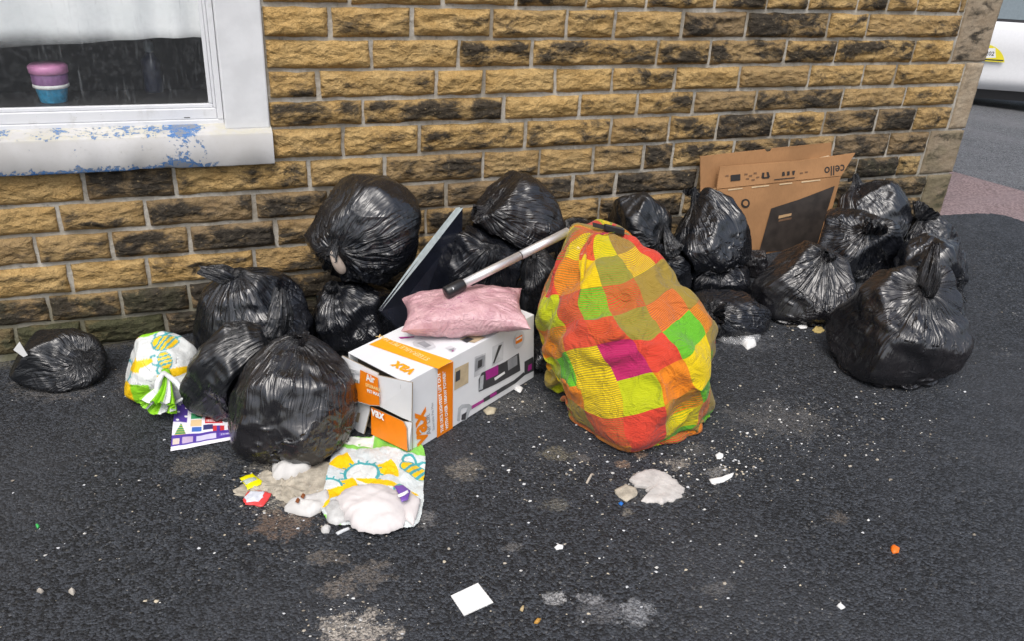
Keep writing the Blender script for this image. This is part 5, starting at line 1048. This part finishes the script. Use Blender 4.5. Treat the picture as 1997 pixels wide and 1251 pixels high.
blob('paper_scrap', [(1690, 556), (1697, 550), (1708, 553), (1707, 560), (1698, 562)], .012, WP, 'white paper scrap poking out between two right-hand bags', 'scrap', seed=21, sub=2)
blob('foam_scrap', [(1003, 762), (1010, 754), (1020, 760), (1014, 768)], .006, WP, 'small white foam scrap beside the vacuum carton foot', 'scrap', seed=22, sub=2)
blob('beige_lump', [(943, 803), (952, 796), (968, 800), (964, 809), (950, 811)], .008, simple('beige_lump', (.42, .37, .26), .8), 'beige food lump below the vacuum carton side', 'crumbs', seed=23, sub=2)
blob('white_blob', [(1081, 1070), (1088, 1064), (1098, 1066), (1098, 1073), (1086, 1074)], .004, WP, 'small white flake on bare tarmac above the square card', 'scrap', seed=24, sub=2)
blob('cigarette_butt', [(1142, 944), (1152, 927), (1157, 925), (1154, 932), (1145, 946)], .006, simple('fag_paper', (.46, .40, .33), .8), 'thin cigarette end left of the greyish flattened pad', 'cigarette end', seed=25, sub=2)
blob('leaf_scrap', [(1014, 1192), (1019, 1184), (1022, 1184), (1019, 1194)], .004, simple('dry_leaf', (.45, .34, .18), .7), 'dry pale leaf beside the square card', 'leaf', sub=2); blob('leaf_scrap', [(1041, 1218), (1048, 1209), (1055, 1210), (1048, 1219)], .004, simple('brown_leaf', (.42, .22, .04), .6), 'brown curled leaf below the square card', 'leaf', sub=2)
blob('blue_scrap', [(1205, 984), (1211, 980), (1217, 984), (1212, 989)], .003, simple('blue_bit', (.01, .14, .5), .5), 'tiny blue scrap beside the brown scrap', 'scrap', sub=2); blob('red_scrap', [(191, 718), (195, 714), (200, 717), (196, 722)], .006, simple('red_bit', (.55, .02, .02), .5), 'tiny red scrap between squat bag and bee bag', 'scrap', sub=2)
blob('stone_chip', [(72, 1157), (79, 1152), (87, 1156), (80, 1161)], .01, simple('pale_stone', (.42, .38, .33), .9), 'pale round stone chip on bare tarmac', 'stone', sub=2); blob('stone_chip', [(134, 1158), (141, 1151), (149, 1156), (143, 1163)], .01, simple('pale_stone2', (.5, .46, .40), .9), 'angular pale stone chip beside the round chip', 'stone', sub=2)
mb = MB(); a_, b_ = G(1186, 833, .014), G(1205, 820, .022); mb.tube([a_, a_+(b_-a_)*.9], [.014, .016], 14, caps=False); mb.tube([a_, a_+(b_-a_)*.9], [.011, .012], 14, caps=False); o = mb.build('pipe_end', simple('grey_pipe', (.22, .21, .20), .5), None, True); tag(o, 'grey pipe end poking out under the hem of the checked cloth', 'pipe', kind=None)
# clear wrapping
CLR = NT('clear_film'); fr = CLR.n('ShaderNodeLayerWeight'); tr = CLR.n('ShaderNodeBsdfTransparent'); gl = CLR.n('ShaderNodeBsdfGlossy'); gl.inputs['Roughness'].default_value = .12; df = CLR.n('ShaderNodeBsdfDiffuse'); df.inputs[0].default_value = (.7, .72, .75, 1)
mx = CLR.n('ShaderNodeMixShader'); mx.inputs[0].default_value = .22; CLR.l(tr.outputs[0], mx.inputs[1]); CLR.l(df.outputs[0], mx.inputs[2]); m2 = CLR.n('ShaderNodeMixShader'); CLR.l(CLR.math('ADD', .12, CLR.math('MULTIPLY', CLR.math('POWER', fr.outputs['Facing'], 4.0), .6)), m2.inputs[0]); CLR.l(mx.outputs[0], m2.inputs[1]); CLR.l(gl.outputs[0], m2.inputs[2]); CLR.l(m2.outputs[0], CLR.out.inputs[0])
bp = CLR.n('ShaderNodeBump'); bp.inputs['Distance'].default_value = .02; CLR.l(CLR.noise(60, CLR.pos(), 3, .5, 1), bp.inputs['Height']); CLR.l(bp.outputs[0], gl.inputs['Normal'])
blob('clear_wrapper', [(1394, 662), (1400, 652), (1425, 650), (1450, 645), (1478, 648), (1484, 662), (1470, 676), (1440, 674), (1410, 670)], .022, CLR.m, 'crumpled clear plastic wrapper on the tarmac below the small low bag', 'wrapper', seed=30, lump=1.2, freq=45, fold=.02)
blob('white_tissue', [(1444, 672), (1452, 662), (1472, 662), (1474, 676), (1458, 684)], .02, WP, 'white tissue ball beside the clear plastic wrapper', 'tissue', seed=31, sub=3)
mb = MB(); p_ = PY(36, 662, -.30)-FW*.1
pp = [PY(u, v, -.285) for u, v in ((26, 684), (38, 668), (54, 694), (46, 698))]; m_, _ = prism(pp, .002); o = m_.build('paper_scrap', WP); tag(o, 'white paper corner sticking out of the small squat bag', 'scrap')
# beige slipper under the big bag
sl_ = [PY(u, v, -.36) for u, v in ((641, 488), (652, 484), (664, 500), (680, 524), (676, 536), (664, 538), (648, 520))]; cc = np.mean(sl_, 0)
V = []; F = []; n = len(sl_)
for k_, (t, d) in enumerate(((1, 0), (.92, .02), (.6, .034), (.2, .038))):
    for p in sl_: V.append(cc+(p-cc)*t-FW*d)
for k_ in range(3):
    for i in range(n): F.append([k_*n+i, k_*n+(i+1) % n, (k_+1)*n+(i+1) % n, (k_+1)*n+i])
F.append([3*n+i for i in range(n)]); F.append([i for i in range(n)][::-1]); me = pymesh('slipper', np.array(V)-cc, F, True); o = link('slipper', me, simple('beige_slipper', (.56, .46, .38), .7)); o.location = cc
sb = o.modifiers.new('s', 'SUBSURF'); sb.levels = sb.render_levels = 2; tag(o, 'beige slipper-like object caught under the big round bag', 'slipper')
# ------------------------------------------------------------------ purple printed sleeve lying flat
def flatart(name, px4, art, nu, nv, mat, label, cat, lift, thick=.004):
    c4 = [G(u, v) for u, v in px4]; s_ = np.linspace(0, 1, nu)[None, :, None]; t_ = np.linspace(0, 1, nv)[:, None, None]
    X = (c4[0]*(1-s_)+c4[1]*s_)*(1-t_)+(c4[3]*(1-s_)+c4[2]*s_)*t_; w_ = np.linalg.norm(c4[1]-c4[0]); h_ = np.linalg.norm(c4[3]-c4[0])
    S_, T_ = np.meshgrid(np.linspace(0, 1, nu), np.linspace(0, 1, nv)); col, keep = art(S_, T_, w_, h_); X[..., 2] += lift(S_, T_)
    loc = X.mean((0, 1)); me = gridmesh(name, X-loc, False, None, col)
    if keep is not None:
        bm = bmesh.new(); bm.from_mesh(me); kk = keep.reshape(-1); bmesh.ops.delete(bm, geom=[v for v in bm.verts if not kk[v.index]], context='VERTS'); bm.to_mesh(me); bm.free()
    o = link(name, me, mat); o.location = loc; so_ = o.modifiers.new('t', 'SOLIDIFY'); so_.thickness = thick*.25; so_.offset = -1
    return tag(o, label, cat)
PUR, RED_, GRN = L(85, 60, 160), L(205, 55, 60), L(60, 150, 100)
def sleeve(S_, T_, w_, h_):
    col = np.tile(np.array(L(236, 234, 242)), S_.shape+(1,)); paint(col, (T_ > .74) & (T_ < .93), PUR); paint(col, (S_ < .17) & (T_ < .48), PUR); paint(col, (S_ > .19) & (S_ < .30) & (T_ > .12) & (T_ < .24), L(70, 60, 150))
    for (a, b, c_, d, cc_) in ((.22, .36, .28, .42, GRN), (.22, .36, .44, .58, L(225, 195, 150)), (.40, .62, .40, .54, RED_), (.40, .60, .10, .34, L(60, 50, 50)), (.62, 1., .14, .28, RED_), (.24, .36, .6, .7, L(70, 110, 190)), (.38, .5, .56, .68, L(60, 60, 110)), (.5, .64, .6, .74, RED_), (.55, .59, .6, .74, PUR), (.02, .1, .8, .9, L(215, 200, 190)), (.13, .26, .79, .9, L(190, 170, 200)), (.30, .54, .79, .9, L(205, 200, 230)), (.58, .84, .80, .88, L(110, 90, 180)), (.86, .97, .79, .9, L(225, 225, 235))): paint(col, (S_ > a) & (S_ < b) & (T_ > c_) & (T_ < d), cc_)
    tr = (T_ > .52) & (T_ < .74) & (np.abs(S_-.10) < (T_-.50)*.30); paint(col, tr, GRN); paint(col, tr & ((T_*22 % 1) < .3), L(240, 200, 60))
    for q in range(5): paint(col, np.hypot((S_-.05-.1*(q % 2))*w_, (T_-.08-.09*q)*h_) < .006, L(240, 240, 245))
    ch = (S_ > .72) & (S_ < .9) & (T_ > .5) & (T_ < .7) & (((S_*40).astype(int)+(T_*30).astype(int)) % 2 == 0); paint(col, ch, L(50, 45, 70))
    paint(col, (S_ > .42) & (S_ < .60) & (T_ > .44) & (T_ < .50) & ((S_*60 % 1) < .6), L(245, 230, 230)); paint(col, (S_ > .6) & (S_ < .95) & (T_ > .82) & (T_ < .86) & ((S_*90 % 1) < .5), L(220, 215, 240)); return col, None
flatart('printed_sleeve', ((344, 786), (490, 800), (496, 852), (333, 884)), sleeve, 150, 110, vcol('printed_card', .35, .45, .15, .1), 'flat purple and white printed packaging sleeve under the plump brownish bag', 'packaging', lambda s, t: .004+.008*(1-s)*np.sin(t*3)+.003*fbm(s*6, t*5, 0, 3, 2))
# ------------------------------------------------------------------ flattened bee print bag and pads spilling out of it
def beeflat(S_, T_, w_, h_):
    x, y = S_*w_, (1-T_)*h_; col = np.tile(np.array(L(205, 212, 212)), S_.shape+(1,)); g_ = L(135, 205, 90)
    paint(col, T_ < .17+.02*np.sin(S_*9), g_); paint(col, (T_ < .145) & (T_ > .03) & (S_ > .03) & (S_ < .40) & (fbm(S_*9, T_*12, 0, 4, 3) > -.25), L(232, 238, 232)); paint(col, np.abs(S_-.41) < .008*(T_ < .15), BWH); paint(col, (T_ > .93) & (S_ < .25), g_)
    sunny(col, x, y, .36*w_, .52*h_, .052); bee(col, x, y, .875*w_, .62*h_, .048, -.5); sunny(col, x, y, .02, .35*h_, .04)
    z = sd_ell(x, y, .62*w_, .42*h_, .10, .012, -.25); paint(col, z < 0, BYEL); z = sd_ell(x, y, .12*w_, .30*h_, .045, .022, .6); paint(col, z < 0, BYEL); bee(col, x, y, .80*w_, .30*h_, .035, .8)
    ed = np.minimum(np.minimum(S_, 1-S_)*1.0, np.minimum(T_, 1-T_)); keep = (np.abs(S_*2-1)**6+np.abs(T_*2-1)**6)**(1/6) < .965+.05*fbm(S_*4, T_*4, 0, 9, 3); return col, keep
o = flatart('flattened_carrier_bag', ((655, 848), (838, 868), (824, 1046), (612, 1024)), beeflat, 190, 170, VPR, 'flattened white bee print bag with spilled pads below the vacuum carton', 'carrier bag', lambda s, t: .005+.022*np.clip(fbm(s*3.2, t*3.2, 0, 21, 3)+.25, 0, 1)*np.minimum(1, 6*np.minimum(np.minimum(s, 1-s), np.minimum(t, 1-t)))+.012*np.abs(fbm(s*6, t*5, 0, 22, 4)))
blob('white_pad', [(655, 985), (675, 965), (702, 956), (735, 958), (770, 966), (792, 972), (800, 985), (788, 1030), (770, 1045), (735, 1051), (700, 1045), (680, 1030), (664, 1008)], .030, PINKW, 'big puffy white pad lying on the flattened bee print bag', 'pad', seed=41, lump=.5, base=.012, freq=16, rings=14, sub=6, fold=.012, jag=.01)
blob('pad_wing', [(775, 975), (800, 970), (820, 985), (818, 1000), (806, 1036), (792, 1024), (785, 1000)], .010, PINKW, 'thin white pad wing folded over at the bee bag edge', 'pad', seed=42, lump=.4, base=.016)
o = blob('purple_packet', [(768, 974), (786, 972), (800, 984), (796, 1000), (784, 1006), (778, 990)], .004, simple('packet_purple', (.16, .07, .36), .35), 'torn purple and white packet corner on the puffy white pad', 'packet', seed=43, base=.044, sub=3)
blob('white_stripe', [(775, 996), (796, 986), (798, 990), (778, 1000)], .002, WP, base=.0505, parent=o, sub=2)
blob('grey_pad', [(632, 1000), (645, 985), (665, 985), (680, 1000), (676, 1022), (655, 1030), (638, 1022)], .024, simple('cling_wrapped_wadding', (.50, .50, .49), .5, .4, var=.15, vs=40, bump=.6, bs=90), 'round greyish film-wrapped lump beside the puffy white pad', 'pad', seed=44, base=.006)
blob('small_pad', [(626, 1035), (634, 1028), (645, 1032), (642, 1042), (630, 1043)], .012, PAD, 'little white wad below the film-wrapped lump', 'pad', seed=45, sub=2); blob('foil_strip', [(654, 1042), (680, 1031), (682, 1035), (658, 1046)], .004, simple('foil_white', (.6, .62, .64), .3), 'white plastic strip below the film-wrapped lump', 'scrap', sub=2)
# ------------------------------------------------------------------ crumbs: far too many to count
def crumbs():
    V, F, Cc = [], [], []; rr = np.random.default_rng(3)
    spots = [(1560, 830, 200, 75, 420), (1400, 900, 110, 60, 350), (600, 960, 130, 60, 500), (1180, 900, 240, 80, 500), (1000, 780, 90, 40, 150), (900, 1100, 500, 110, 160), (1500, 1050, 450, 150, 160), (300, 1000, 280, 160, 110), (700, 1210, 90, 40, 160), (1560, 650, 90, 30, 110), (1780, 780, 150, 120, 200), (250, 760, 150, 40, 120), (1000, 1000, 900, 230, 250), (1900, 600, 60, 110, 40)]
    pal = [(.50, .49, .47), (.62, .62, .61), (.40, .36, .30), (.50, .44, .34), (.24, .21, .17), (.55, .56, .58)]
    for (u, v, su, sv, n) in spots:
        for _ in range(n):
            uu, vv = u+rr.normal()*su*.6, v+rr.normal()*sv*.6
            if vv < 600 or vv > 1330: continue
            g = G(uu, vv)
            if g[1] > -.08: continue
            r_s = .0010+.0048*rr.random()**5; a0 = rr.random()*6.28; n0 = len(V); k = 5
            for j in range(k): a = a0+j*6.283/k; q = r_s*(.6+.8*rr.random()); V.append((g[0]+q*math.cos(a), g[1]+q*math.sin(a)*.8, g[2]+.0008+.4*r_s*rr.random()))
            V.append((g[0], g[1], g[2]+r_s*1.0)); F += [[n0+j, n0+(j+1) % k, n0+k] for j in range(k)]; Cc += [pal[rr.integers(len(pal))]]*(k+1)
    me = pymesh('crumbs', V, F); at = me.color_attributes.new('print', 'FLOAT_COLOR', 'POINT'); c4 = np.ones((len(V), 4), np.float32); c4[:, :3] = np.array(Cc); at.data.foreach_set('color', c4.reshape(-1)); o = link('crumbs', me, vcol('crumb_mix', .8, .2, .0, .2))
    tag(o, 'pale grit and food crumbs scattered over the tarmac', 'crumbs', kind='stuff')
crumbs()
